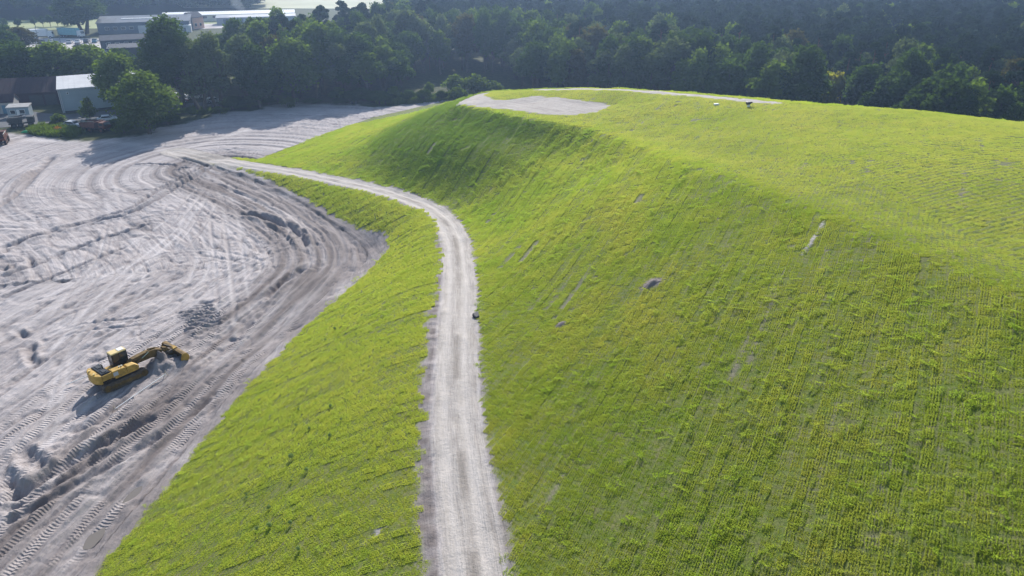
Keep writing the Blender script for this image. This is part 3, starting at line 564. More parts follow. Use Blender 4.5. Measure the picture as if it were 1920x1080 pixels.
def limb_tube(mb, p0, p1, r0, r1, bend, r, n=6, seg=4):
    p0 = np.array(p0, float); p1 = np.array(p1, float); pts = []
    off = r.normal(size=3)*bend
    for i in range(seg+1):
        t = i/seg; pts.append(Vector(p0*(1-t)+p1*t+off*math.sin(t*math.pi)))
    mb.tube(pts, r0, n, r1)
def broadleaf(kind, seed, H=16., Rr=5., nblob=26, nleaf=5200, size=.34, base=.24, narrow=1., stems=1):
    r = np.random.default_rng(seed); zc = H*(base+1)/2; hz = H*(1-base)/2; blobs = []
    for i in range(nblob):
        d = r.normal(size=3); d /= np.linalg.norm(d); q = r.uniform(.25, .82)**.6
        taper = 1-.25*max(0, d[2]); br = r.uniform(.22, .38)*Rr*narrow**.3
        blobs.append((d[0]*q*(Rr-br*.6)*taper, d[1]*q*(Rr-br*.6)*taper, zc+d[2]*q*(hz-br*.5), br))
    blobs.append((0, 0, H-Rr*.42, Rr*.4))
    cm = crown_mesh(f'crown_{kind}_{seed}', blobs, nleaf, size, LEAF[kind], seed)
    mb = MB()
    for s in range(stems):
        a = s*2.2+seed; off = .35*(stems > 1)
        top = (math.cos(a)*off*6, math.sin(a)*off*6, H*.62); limb_tube(mb, (math.cos(a)*off, math.sin(a)*off, -.6), top, H*.019+.08, .09, .35, r, 8, 6)
    for b in blobs[::2]: limb_tube(mb, (0, 0, H*r.uniform(.22, .45)), b[:3], H*.008+.04, .03, .4, r, 5, 4)
    me = bpy.data.meshes.new('trunk'); me.from_pydata(mb.v, [], mb.f); me.materials.append(BARK)
    return cm, me
def pine(seed, H=17., nleaf=3000):
    r = np.random.default_rng(seed); blobs = []; mb = MB(); lx, ly = r.normal(size=2)*.5
    limb_tube(mb, (0, 0, -.5), (lx, ly, H*.93), .22, .07, .25, r, 7, 6)
    for i in range(16):
        t = r.uniform(0, 1); z = H*(.5+.48*t); reach = (2.5*(1-t)**.7+.5)*r.uniform(.5, 1.15); a = r.uniform(0, 6.28)
        b = (lx*t+math.cos(a)*reach, ly*t+math.sin(a)*reach, z, r.uniform(.65, 1.1)*(1.15-.4*t)); blobs.append(b)
        limb_tube(mb, (lx*t*.8, ly*t*.8, z-1.2), (b[0], b[1], z-.15), .07, .03, .15, r, 4, 3)
    blobs.append((lx, ly, H*.96, .8))
    cm = crown_mesh(f'crown_pine_{seed}', blobs, nleaf, .30, LEAF['pine'], seed, 0., .62)
    me = bpy.data.meshes.new('trunk'); me.from_pydata(mb.v, [], mb.f); me.materials.append(BARKP)
    return cm, me
PRO = {'oak': [broadleaf('oak', s, 15.5, 5.2) for s in (1, 2, 3)], 'lime': [broadleaf('lime', s, 15.5, 4.8, 22, 4800, .33) for s in (4, 5)],
       'willow': [broadleaf('willow', s, 15.5, 4.2, 18, 4200, .27) for s in (6, 7)], 'rust': [broadleaf('rust', 8, 14, 4.2, 20, 3800, .3)],
       'pine': [pine(s) for s in (11, 12, 13, 14)], 'scrub': [broadleaf('scrub', s, 4., 2.4, 14, 2000, .17, .0) for s in (15, 16)]}
def tree(kind, x, y, h, w, label, cat='tree', group=None, name=None, protos=None, rz=None, part='crown'):
    """h, w: height and crown width in metres"""
    nm = name or {'pine': 'pine_tree', 'scrub': 'bush'}.get(kind, 'broadleaf_tree')
    cm, tm = (protos or PRO[kind])[rng.integers(len(protos or PRO[kind]))]
    co = cm.get('dim')
    if co is None:
        v = np.empty(len(cm.vertices)*3, np.float32); cm.vertices.foreach_get('co', v); v = v.reshape(-1, 3)
        co = (float(np.percentile(v[:, 2], 99.5)), float(np.percentile(np.hypot(v[:, 0], v[:, 1]), 96)*2)); cm['dim'] = co
    r = empty(nm, (x, y, float(zat(x, y))-.1), rng.uniform(0, 6.28) if rz is None else rz, label, cat, group)
    r.scale = (w/co[1], w/co[1], h/co[0])
    t = link(bpy.data.objects.new('trunk', tm)); t.parent = r
    c = link(bpy.data.objects.new('foliage' if kind == 'scrub' else part, cm)); c.parent = r
    return r
SP, CP, FF = math.sin(R(26)), math.cos(R(26)), 1371.
def seen(x, y, z, m=60):
    dep = y*CP-(z-40)*SP; return abs(x*FF/dep) < 960+m
BIG = {'tall': [broadleaf('oak', 31, 22, 6.2, 44, 15000, .30, .13, 1., 2)], 'yel': [broadleaf('lime', 32, 15, 6.4, 36, 11000, .27, .02)], 'mid': [broadleaf('lime', 33, 15, 5.4, 30, 9000, .27, .08)],
       'sparse': [broadleaf('willow', 34, 18, 4.4, 26, 6500, .26, .1, 1, 3)], 'dark': [broadleaf('oak', 35, 17, 6., 36, 10000, .30, .05)]}
NEAR = [  # the trees between the yard and the sheds, each told apart
 ('lime', -79.5, 159, 13.0, 13.0, 'yellow-green bushy tree at the sand edge right of the grey shed', 'yel'),
 ('lime', -94.0, 178.5, 14.0, 10.0, 'green tree hiding the right end of the grey shed roof', 'mid'),
 ('oak', -82.5, 183.5, 21.5, 13.5, 'tallest dark tree, towering behind the yellow-green bushy one', 'tall'),
 ('oak', -76.0, 181, 16.5, 9.0, 'dark leaning tree with bare trunk forks showing above a grass patch', 'sparse'),
 ('willow', -73.0, 184, 18.0, 8.5, 'slim grey-green tree right of the forked trunk', 'sparse'),
 ('rust', -67.0, 189, 17.0, 8.5, 'brownish narrow tree in the clump left of the sand bay', 'sparse'),
 ('oak', -63.5, 186, 15.0, 10.0, 'rounded dark tree where the sand yard ends at the trees', 'dark'),
 ('lime', -56.0, 191, 16.0, 12.5, 'broad round tree with light green rim standing forward at the sand bay', 'mid'),
 ('oak', -133, 203, 13.0, 14.0, 'leftmost large dark tree behind the red-roofed shed', 'dark'),
 ('lime', -124, 205, 13.2, 13.0, 'light-topped tree behind the red-roofed shed', 'mid'),
 ('lime', -115, 206, 12.3, 13.0, 'light-topped tree behind the left gable of the grey shed', 'mid'),
 ('oak', -106, 204, 11.5, 12.0, 'dark broad tree right behind the grey shed roof', 'dark'),
 ('oak', -99, 207, 11.0, 10.0, 'green tree between the grey shed and the tallest tree, farther back', 'dark'),
 ('oak', -141, 214, 12.5, 12.0, 'dark tree at the left frame edge behind the sheds', 'dark'),
 ('oak', -185, 333, 16.5, 20, 'big round dark tree beside the teal container and pale field', 'tall'),
 ('willow', -93, 196, 12.0, 9, 'grey-green tree behind the parked cars', 'sparse'),
 ('oak', -81, 197, 14.5, 10, 'dark tree behind the forked trunk', 'dark'),
]
for kd, x, y, h, w, lab, pb in NEAR: tree(kd, x, y, h, w, lab, protos=BIG[pb])
for i, (u, z) in enumerate(((-170, 248), (-172, 260), (-177, 262), (-173, 270), (-185, 272), (-98, 230), (-91, 224), (-104, 238), (-187, 282), (-196, 288))):
    tree('oak' if i % 3 else 'rust', u, z, 10.5*rng.uniform(.85, 1.1), 9.5, 'dark tree in the row behind the sheds and before the car park', group='trees behind the sheds')
# the forest: front line of broadleaved trees, pines behind
FRONT = [(-88, 222), (-80, 206), (-64, 197), (-52, 197), (-38, 192), (-30, 206), (-26, 230), (-2, 232), (3, 204), (10, 190), (24, 181), (45, 169), (59, 154), (75, 142), (88, 132), (110, 116), (150, 95)]
FPOLY = FRONT+[(900, 300), (900, 1500), (-131, 981), (-73, 537), (-50, 297), (-60, 267), (-70, 247), (-78, 236)]
fx, fy = jgrid(-150, 620, 95, 760, 5.4, j=.36)
k = inpoly(fx, fy, FPOLY) & (np.abs(fx*FF/(fy*CP+12)) < 1380); fx, fy = fx[k], fy[k]; k = ~(((np.abs(fx-73) < 4.2) & (fy < 196)) | ((np.abs(fx-.424*fy) < 4.2) & (fy < 174))); fx, fy = fx[k], fy[k]
fd_ = polydist(fx, fy, FRONT)[0]; dd = np.hypot(fx, fy); o = np.argsort(dd+fd_*1.5+900*(np.abs(fx*FF/(fy*CP+12)) > 1000)); fx, fy, fd_ = fx[o], fy[o], fd_[o]
mixn = fbm(fx/38., fy/38., 2, 90); rr = rng.uniform(size=fx.size)
def kind_at(i):
    d = fd_[i]; p_b = (1. if d < 11 else .72 if d < 24 else .30 if d < 48 else .07)+mixn[i]*.55
    if rr[i] > p_b: return 'pine'
    q = (rr[i]*37.7) % 1
    return 'oak' if q < .48 else 'lime' if q < .72 else 'willow' if q < .93 else 'rust'
NIND = 268; cnt = 0
def where(x, y):
    u = x*FF/(y*CP+12)+960
    return 'left of the hill' if u < 860 else 'beyond the grey pad' if u < 1180 else 'beyond the hilltop track' if u < 1480 else 'right of the hilltop'
DESC = {'oak': 'dark round broadleaf tree', 'lime': 'light green broadleaf tree', 'willow': 'silvery broadleaf tree', 'rust': 'brownish broadleaf tree', 'pine': 'dark bluish pine tree'}
rest = {k_: [] for k_ in PRO}
for i in range(len(fx)):
    kd = kind_at(i); x, y = fx[i], fy[i]
    H = (16.5 if kd != 'pine' else 17.0)*rng.uniform(.76, 1.12)*(1.0 if fd_[i] > 5 else .85)
    W = (rng.uniform(6.3, 10.6) if kd != 'pine' else rng.uniform(5.2, 7.2))
    if i < NIND:
        row = 'at the forest front' if fd_[i] < 9 else 'inside the forest'
        tree(kd, x, y, H, W, f'{DESC[kd]} {row} {where(x, y)}', group=f'{ {"pine":"pines"}.get(kd, kd+" type broadleaf trees") } {row} {where(x, y)}'.replace('oak type', 'dark').replace('lime type', 'light green').replace('willow type', 'silvery').replace('rust type', 'brownish'))
    else: rest[kd].append((x, y, H, W))
# far wood on the left, behind the pale field
x, y = jgrid(-560, -70, 398, 760, 8.5, j=.4)
k = (y > 398+.16*(x+245)) & (x*FF/(y*CP+17.5)+960 < 495) & (np.abs(x*FF/(y*CP+12)) < 1010); x, y = x[k], y[k]
q = rng.uniform(size=x.size)
for a, b, c in zip(x, y, q): rest['oak' if c < .5 else 'willow' if c < .75 else 'lime'].append((a, b, rng.uniform(12, 17), rng.uniform(10, 14)))
pts, rots, scs, kds, prs = [], [], [], [], []
for kd, lst in rest.items():
    if not lst: continue
    base = len(prs)
    for cm, tm in PRO[kd]:
        prs.append(bpy.data.objects.new(f'w{len(prs):02d}', cm))
    for (x, y, H, W) in lst:
        j = int(rng.integers(len(PRO[kd]))); cm = PRO[kd][j][0]; co = cm.get('dim')
        if co is None:
            v = np.empty(len(cm.vertices)*3, np.float32); cm.vertices.foreach_get('co', v); v = v.reshape(-1, 3); co = (float(np.percentile(v[:, 2], 99.5)), float(np.percentile(np.hypot(v[:, 0], v[:, 1]), 96)*2)); cm['dim'] = co
        pts.append((x, y, -.1)); rots.append((0, 0, rng.uniform(0, 6.28))); scs.append((W/co[1], W/co[1], H/co[0])); kds.append(base+j)
print('forest rest', len(pts), 'total front', len(fx))
scatter('forest', np.array(pts), np.array(rots), np.array(scs), np.array(kds), prs, 'dense far forest of pines and broadleaf trees fading into haze')
# ---------------------------------------------------------------- things
M = {k: simple(k, *a, **b) for k, a, b in (
    ('machine_yellow', ((.44, .27, .055), .6, .35, 1.5), {}), ('machine_roof', ((.66, .50, .22), .5, .1, 2.), {}), ('track_steel', ((.10, .08, .065), .8, .4, 4.), {}), ('black_paint', ((.018, .019, .022), .35, .2, 3.), {}),
    ('muddy_yellow', ((.15, .095, .035), .85, .6, 1.6), {}), ('rust_red', ((.115, .042, .03), .8, .4, 2.), {}), ('dark_metal', ((.04, .042, .048), .5, .3, 3.), {}), ('rubber', ((.02, .02, .021), .85, .3, 3.), {}),
    ('cream', ((.62, .60, .52), .6, .1, 2.), {}), ('white_paint', ((.75, .75, .74), .45, .06, 1.), {}), ('chrome', ((.6, .6, .6), .25, .1, 1.), dict(metal=1.)), ('concrete', ((.34, .33, .32), .85, .15, 1.), {}),
    ('grey_cladding', ((.27, .33, .37), .6, .08, .4), {}), ('blue_cladding', ((.09, .14, .24), .6, .15, .5), {}), ('blue_sign', ((.05, .20, .62), .5, .1, 1.), {}), ('pale_roof', ((.52, .52, .53), .5, .12, .35), {}),
    ('maroon', ((.035, .016, .02), .8, .25, .8), {}), ('maroon_wall', ((.04, .02, .025), .8, .25, .8), {}), ('dark_roof', ((.06, .065, .08), .95, .2, .5), {}), ('slate', ((.12, .14, .175), .9, .15, .2), {}), ('teal', ((.20, .42, .46), .5, .1, 1.), {}),
    ('car_blue', ((.10, .20, .28), .25, .05, 1.), {}), ('car_silver', ((.45, .47, .50), .25, .05, 1.), {}), ('car_red', ((.14, .015, .02), .25, .05, 1.), {}), ('car_white', ((.7, .7, .7), .25, .03, 1.), {}), ('car_dark', ((.03, .035, .045), .25, .1, 1.), {}),
    ('orange_net', ((.75, .30, .02), .7, .2, 2.), {}), ('green_tarp', ((.03, .35, .12), .6, .2, 2.), {}), ('timber', ((.42, .36, .27), .8, .2, 3.), {}), ('stone_dark', ((.035, .037, .045), .75, .3, 5.), {}), ('salmon', ((.70, .42, .30), .7, .15, 1.), {}))}
glass = NT('window_glass'); M['glass'] = glass.done(glass.bsdf((.03, .04, .045), .08, None, .6).outputs[0])
def sheet(name, pts, z, mat, label):
    mb = MB(); n = len(pts); mb.add([(x, y, z) for x, y in pts], [tuple(range(n))]); o = mb.build(name, mat); return tag(o, label, None, None, 'structure')
asph = simple('asphalt_blue_grey', (.085, .088, .095), .9, .25, .3); parkm = simple('light_concrete', (.42, .39, .38), .9, .15, .08); fieldm = simple('dry_grass', (.26, .29, .13), .95, .2, .04); field2 = simple('pale_stubble', (.40, .40, .27), .95, .15, .03)
sheet('yard_road', [(-150, 166), (-116, 164.5), (-104, 170.5), (-93, 176), (-84, 182), (-70, 189.5), (-70, 196), (-86, 190), (-99, 183), (-109, 177.5), (-118, 181), (-150, 184)], .07, asph, 'blue grey asphalt yard before the grey shed')
sheet('car_park', [(-200, 286), (-172, 276), (-150, 277), (-142, 300), (-170, 318), (-215, 322)], .05, parkm, 'pale concrete car park beyond the trees')
sheet('field', [(-420, 330), (-300, 338), (-215, 346), (-196, 352), (-120, 368), (-112, 384), (-205, 392), (-420, 360)], .06, fieldm, 'pale green field with young trees beyond the car park')
sheet('stubble_field', [(-190, 452), (-60, 448), (-20, 460), (40, 620), (-60, 680), (-300, 640)], .05, field2, 'bright pale field at the top of the picture')
sheet('loading_yard', [(-165, 344), (-108, 362), (-108, 378), (-170, 366)], .08, parkm, 'pale yard between the long halls')

def excavator():
    r = empty('excavator', (0, 0, 0), 0, 'yellow tracked excavator with black engine deck standing on the sand yard', 'excavator')
    Y, MY, BK, TS = M['machine_yellow'], M['muddy_yellow'], M['black_paint'], M['track_steel']
    for s in (-1, 1):
        prof = []; L, h = 2.1, .48
        for a in np.linspace(90, 270, 9): prof.append((-L+h*math.cos(R(a)), h+h*math.sin(R(a))))
        for a in np.linspace(-90, 90, 9): prof.append((L+h*math.cos(R(a)), h+h*math.sin(R(a))))
        t = MB().prism(prof, s*1.15-.3, s*1.15+.3)
        for k in range(26):
            x = -2.2+k*.172; t.box(x, x+.05, s*1.15-.31, s*1.15+.31, .955, 1.0); t.box(x, x+.05, s*1.15-.31, s*1.15+.31, -.03, .01)
        tr = t.build('crawler_track', TS, r)
        fr = MB().box(-1.7, 1.7, s*1.15-.34, s*1.15+.34, .3, .62)
        for x in (-2.1, -1.2, -.4, .4, 1.2, 2.1): fr.tube([(x, s*1.15-.36, .48), (x, s*1.15+.36, .48)], .24 if abs(x) < 2 else .36, 12)
        fr.build('track_frame', MY, tr)
    MB().box(-1.1, 1.1, -.9, .9, .45, 1.0, .1, .1).tube([(0, 0, .95), (0, 0, 1.2)], .75, 20).build('undercarriage', MY, r)
    u = MB().box(-1.0, 1.7, -1.35, 1.35, 1.15, 1.4)
    u.build('turntable_deck', Y, r, .03)
    # right side boxes (tank, tools) with rounded top, left side box
    MB().prism([(-1.3, 1.4), (.35, 1.4), (.35, 1.85), (.2, 2.05), (-1.2, 2.12), (-1.3, 2.0)], -1.36, -.55).build('tank_housing', Y, r, .05)
    MB().prism([(.37, 1.4), (1.75, 1.4), (1.75, 1.6), (1.3, 1.95), (.5, 2.0), (.37, 1.9)], -1.36, -.62).build('tool_box', Y, r, .05)
    dc = MB().box(-1.15, -.62, -1.372, -1.362, 1.52, 1.95).build('decal', M['car_silver'], r)
    for x in (-.15, .12): MB().tube([(x, -.85, 2.02), (x, -.85, 2.16)], .09, 10).build('filler_cap', M['cream'], r)
    # engine deck and counterweight
    MB().prism([(-2.35, 1.4), (-1.3, 1.4), (-1.3, 2.05), (-2.35, 2.05)], -1.3, 1.3).build('engine_housing', Y, r, .04)
    hd = MB().box(-2.3, -1.32, -1.2, 1.2, 2.053, 2.2, .06, .1).build('engine_cover', BK, r, .04)
    MB().box(-2.0, -1.6, -.9, -.2, 2.2, 2.26).box(-2.0, -1.6, .2, .9, 2.2, 2.26).build('air_grille', M['dark_metal'], hd)
    MB().tube([(-1.55, -.05, 2.18), (-1.55, -.05, 2.62), (-1.68, -.05, 2.72)], .07, 10).build('exhaust_pipe', M['dark_metal'], r)
    pts = [(-2.36, -1.36)]+[(-2.36-.72*math.cos(R(a)), 1.36*math.sin(R(a))) for a in np.linspace(-78, 78, 13)]+[(-2.36, 1.36)]
    cw = MB().plan(pts, 1.12, 2.12).build('counterweight', Y, r, .08)
    for y in (-.5, .5): MB().tube([(-2.75, y, 2.1), (-2.75, y, 2.26)], .12, 10).build('lifting_eye', M['machine_roof'], cw)
    for s in (-1, 1):
        MB().tube([(-1.25, s*1.3, 2.1), (-1.25, s*1.3, 2.55), (-.2, s*1.3, 2.55), (-.2, s*1.3, 2.05)], .025, 6).build('handrail', BK, r)
    # cab
    cx0, cx1, cy0, cy1, z0, z1 = -.2, 1.55, .4, 1.34, 1.4, 2.95
    cab = MB(); p = .09
    cab.box(cx0, cx1, cy0, cy1, z0, 1.95)
    for (x, y) in ((cx0, cy0), (cx0, cy1-p), (cx1-p, cy0), (cx1-p, cy1-p), (.62, cy0), (.62, cy1-p)): cab.box(x, x+p, y, y+p, 1.95, z1)
    c = cab.build('cab', BK, r, .02)
    MB().box(cx0-.05, cx1+.05, cy0-.04, cy1+.04, z1, z1+.12, .06, .06).build('cab_roof', M['machine_roof'], c, .03)
    MB().box(cx0+.95, cx1-.15, cy0+.15, cy1-.15, z1+.122, z1+.17).build('roof_hatch', M['white_paint'], c)
    g = MB(); g.box(cx0+.03, cx0+.045, cy0+p, cy1-p, 2., z1-.05); g.box(cx1-.045, cx1-.03, cy0+p, cy1-p, 1.98, z1-.05); g.box(cx0+p, cx1-p, cy0+.03, cy0+.045, 1.98, z1-.05); g.box(cx0+p, cx1-p, cy1-.045, cy1-.03, 1.98, z1-.05)
    g.build('cab_window', M['glass'], c)
    MB().box(.2, .7, .65, 1.1, 1.95, 2.1).box(.1, .25, .65, 1.1, 1.95, 2.6).build('seat', M['rubber'], c)
    # boom: boxed goose-neck plate, low and folded forward
    y0, y1 = -.36, .22
    boom = MB().prism([(.9, 1.45), (1.3, 1.25), (2.9, 1.25), (3.7, 1.25), (5.1, .95), (5.5, 1.15), (5.45, 1.6), (4.2, 2.1), (3.1, 2.15), (1.6, 2.0)], y0, y1).build('boom', MY, r, .03)
    for y in (-.52, .32):
        MB().tube([(1.6, y, 1.4), (2.6, y, 1.75)], .1, 10).build('boom_cylinder', MY, boom); MB().tube([(2.6, y, 1.75), (3.5, y, 2.15)], .055, 8).build('piston_rod', M['chrome'], boom)
    stick = MB().prism([(5.1, 1.4), (5.3, 1.85), (5.8, 1.6), (6.6, .75), (6.35, .45), (5.4, .95)], y0+.06, y1-.06).build('stick', MY, r, .03)
    MB().tube([(3.6, -.07, 2.28), (4.5, -.07, 2.12)], .09, 10).tube([(4.5, -.07, 2.12), (5.3, -.07, 1.88)], .05, 8).build('stick_cylinder', MY, stick)
    MB().tube([(5.6, -.07, 2.0), (6.3, -.07, 1.5)], .08, 10).tube([(6.3, -.07, 1.5), (6.85, -.07, 1.0)], .05, 8).build('bucket_cylinder', M['dark_metal'], stick)
    # wide grading bucket: curved shell, side plates, cutting edge
    bo = [(6.65+.62*math.cos(R(a)), .62+.58*math.sin(R(a))) for a in np.linspace(110, -80, 10)]; bi = [(x-.05 if x > 6.65 else x, z-.05) for x, z in bo]
    bo2 = bo+[(6.3, -.02)]; bi2 = [(6.3, .05)]+[(6.65+.55*math.cos(R(a)), .62+.51*math.sin(R(a))) for a in np.linspace(-80, 110, 10)]
    bk = MB().prism(bo2+bi2, -2.15, 2.0).build('bucket', MY, r)
    for y in (-2.17, 1.97): MB().prism(bo+[(6.25, 0), (6.2, .7)], y, y+.05).build('side_plate', Y, bk)
    MB().box(5.4, 6.3, -.5, .36, .9, 1.25).box(5.5, 6.2, -1.5, -.6, .1, .55).build('tilt_coupler', TS, bk); MB().box(6.05, 6.4, -2.15, 2.0, -.04, .01).build('cutting_edge', TS, bk); MB().prism([(6.4, .95), (6.95, 1.1), (6.9, 1.3), (6.45, 1.25)], -.4, .26).build('hinge_bracket', Y, bk)
    return r
ex = excavator(); ex.scale = (.86, .94, .92); ex.location = (-38.85, 61.3, 0); ex.rotation_euler[2] = R(52); ex.location.z = float(zat(-38.85, 61.3))+.02
# the loose pipe on short stakes beside the digger
def pipe(p0, p1, label, rad=.045, stakes=True):
    z0, z1 = float(zat(*p0)), float(zat(*p1)); r = empty('measuring_rail', ((p0[0]+p1[0])/2, (p0[1]+p1[1])/2, (z0+z1)/2), 0, label, 'rail')
    cx, cy, cz = r.location; MB().tube([(p0[0]-cx, p0[1]-cy, z0-cz+.32), (p1[0]-cx, p1[1]-cy, z1-cz+.32)], rad, 8).build('pipe', M['white_paint'], r)
    if stakes:
        for q, z in ((p0, z0), (p1, z1)):
            b = MB(); b.tube([(q[0]-cx-.25, q[1]-cy, z-cz-.05), (q[0]-cx+.05, q[1]-cy, z-cz+.75)], .03, 6); b.tube([(q[0]-cx+.2, q[1]-cy+.15, z-cz-.05), (q[0]-cx-.05, q[1]-cy, z-cz+.6)], .03, 6); b.build('stake', M['timber'], r)
    return r
pipe((-37.1, 56.4), (-34.6, 61.9), 'long white rail on crossed stakes along the shaded side of the excavator')
pipe((-43.5, 60.0), (-41.4, 62.3), 'short pale rail lying behind the excavator counterweight', .05, False)

def wheel(mb_list, x, y, rad, w, parent, rimmat):
    t = MB().tube([(x, y-w/2, rad), (x, y+w/2, rad)], rad, 20).build('wheel', M['rubber'], parent)
    MB().tube([(x, y-w/2-.012, rad), (x, y+w/2+.012, rad)], rad*.52, 14).build('rim', rimmat, t)
def dump_truck(loc, rz, label, body='rust_red', L=6.2):
    r = empty('dump_truck', loc, rz, label, 'dump truck'); H = L/2
    MB().box(-H, H-.3, -.45, .45, .7, .95).build('chassis', M['dark_metal'], r)
    prof = [(-H-.1, 1.55), (-H+.5, 1.0), (H-2.5, 1.0), (H-2.2, 2.2), (H-1.5, 2.35), (H-1.5, 2.45), (H-2.3, 2.42), (-H-.1, 2.05)]
    sk = MB(); sk.prism(prof, -1.25, -1.13); sk.prism(prof, 1.13, 1.25); sk.prism([(-H-.1, 1.55), (-H+.5, 1.0), (H-2.5, 1.0), (H-2.2, 2.2), (H-1.5, 2.35), (H-1.5, 2.43), (H-2.28, 2.3), (H-2.6, 1.1), (-H+.55, 1.1), (-H-.08, 1.62)], -1.13, 1.13)
    for x in (-H+.8, -H+1.8, H-3.0): sk.box(x, x+.1, -1.3, -1.25, 1.05, 2.1).box(x, x+.1, 1.25, 1.3, 1.05, 2.1)
    b = sk.build('tipper_body', M[body], r); MB().box(-H, H-2.3, -1.27, -1.12, 2.42, 2.47).box(-H, H-2.3, 1.12, 1.27, 2.42, 2.47).build('top_rail', M['concrete'], b)
    cb = MB().prism([(H-1.45, .9), (H, .9), (H+.05, 1.6), (H-.2, 2.25), (H-1.45, 2.3)], -1.1, 1.1).build('cab', M[body], r, .06)
    MB().prism([(H-.01, 1.62), (H+.065, 1.62), (H-.155, 2.17), (H-.22, 2.17)], -1.0, 1.0).build('windscreen', M['glass'], cb)
    MB().box(H-1.2, H-.35, -1.115, -1.1, 1.6, 2.15).box(H-1.2, H-.35, 1.1, 1.115, 1.6, 2.15).build('side_window', M['glass'], cb)
    for x in (-H+1., -H+2.3, H-.9):
        for s in (-1, 1): wheel(None, x, s*1.05, .58, .42, r, M[body])
    return r
def zg(x, y): return float(zat(x, y))
dump_truck((-92.3, 161.5, zg(-92.3, 161.5)), R(-14), 'rusty red dump truck parked at the sand edge left of the yellow-green tree')
dump_truck((-107.5, 151.8, zg(-107.5, 151.8)), R(115), 'dark rusty dump truck cut off by the left frame edge', L=5.6)
dump_truck((-111.5, 166, zg(-111.5, 166)), R(30), 'dark dump truck standing before the small hut at the left', 'dark_metal', 5.2)
def car(loc, rz, paint, label, group=None, van=False):
    r = empty('car', loc, rz, label, 'van' if van else 'car', group)
    if van: prof = [(-2.4, .35), (2.4, .35), (2.45, .9), (2.1, 1.15), (1.5, 1.95), (-2.35, 2.05), (-2.45, 1.)]
    else: prof = [(-2.15, .3), (2.1, .3), (2.2, .62), (2.05, .8), (1.05, .92), (.45, 1.38), (-1.05, 1.42), (-1.75, .98), (-2.15, .9), (-2.2, .6)]
    b = MB().prism(prof, -.87, .87).build('body', M[paint], r, .07)
    if van: MB().prism([(2.115, 1.17), (1.54, 1.9), (1.5, 1.88), (2.07, 1.16)], -.75, .75).box(.6, 1.4, -.885, .885, 1.25, 1.8).build('window', M['glass'], b)
    else: MB().prism([(-1.5, .98), (.9, .96), (.4, 1.32), (-1.0, 1.36)], -.885, .885).prism([(1.06, .95), (.5, 1.36), (.46, 1.33), (1.0, .93)], -.72, .72).prism([(-1.72, 1.02), (-1.12, 1.4), (-1.08, 1.36), (-1.66, 1.0)], -.72, .72).build('window', M['glass'], b)
    for x in (-1.35, 1.35):
        for s in (-1, 1): wheel(None, x, s*.8, .33, .2, r, M['car_silver'])
    for s in (-1, 1): MB().box(2.12, 2.215, s*.62-.15, s*.62+.15, .62, .74).build('headlight', M['white_paint'], r)
    return r
for x, y, a, p, l, v in ((-89.5, 190.2, 20, 'car_blue', 'pale blue car parked under the trees right of the yellow-green tree', 0), (-86.2, 191.8, 22, 'car_red', 'dark red car parked in tree shade beside the pale blue one', 0),
                         (-84.0, 196.5, 15, 'car_white', 'white car in the back row behind the dark red car', 0), (-88.6, 197.2, 15, 'car_silver', 'silver car in the back row behind the pale blue car', 0),
                         (-77.2, 191.5, 30, 'car_silver', 'silver car half hidden by the forked dark tree', 0), (-71.8, 193.6, 30, 'car_dark', 'dark car deepest in the shade right of the forked tree', 0),
                         (-103.6, 167.6, 8, 'car_dark', 'dark car with bright roof parked at the weedy bank before the grey shed', 0), (-99.6, 165.3, -8, 'car_silver', 'pale silver car with dark windows beside the weedy bank', 0),
                         (-94.6, 171.0, 30, 'car_white', 'white car on the shed road behind the rusty dump truck', 0)):
    car((x, y, max(zg(x, y), .07)), R(a), p, l, van=bool(v))
c0 = None
for i in range(9):
    x, y = -175.5+i*2.9, 303.5+i*.9
    c = car((x, y, .06), R(108), ('car_silver', 'car_white', 'car_dark', 'car_blue')[i % 4], 'car in the row along the back of the pale car park', 'cars in the row on the car park')
for i in range(5):
    car((-196+i*3.1, 300+i*1.2, .06), R(108), ('car_white', 'car_silver', 'car_white', 'car_dark', 'car_silver')[i], 'car in the short left row of the pale car park', 'cars in the short row on the car park')
car((-165, 291, .06), R(20), 'car_dark', 'lone dark car crossing the middle of the pale car park')
car((-177, 289, .06), R(200), 'car_silver', 'lone silver car at the left of the pale car park')

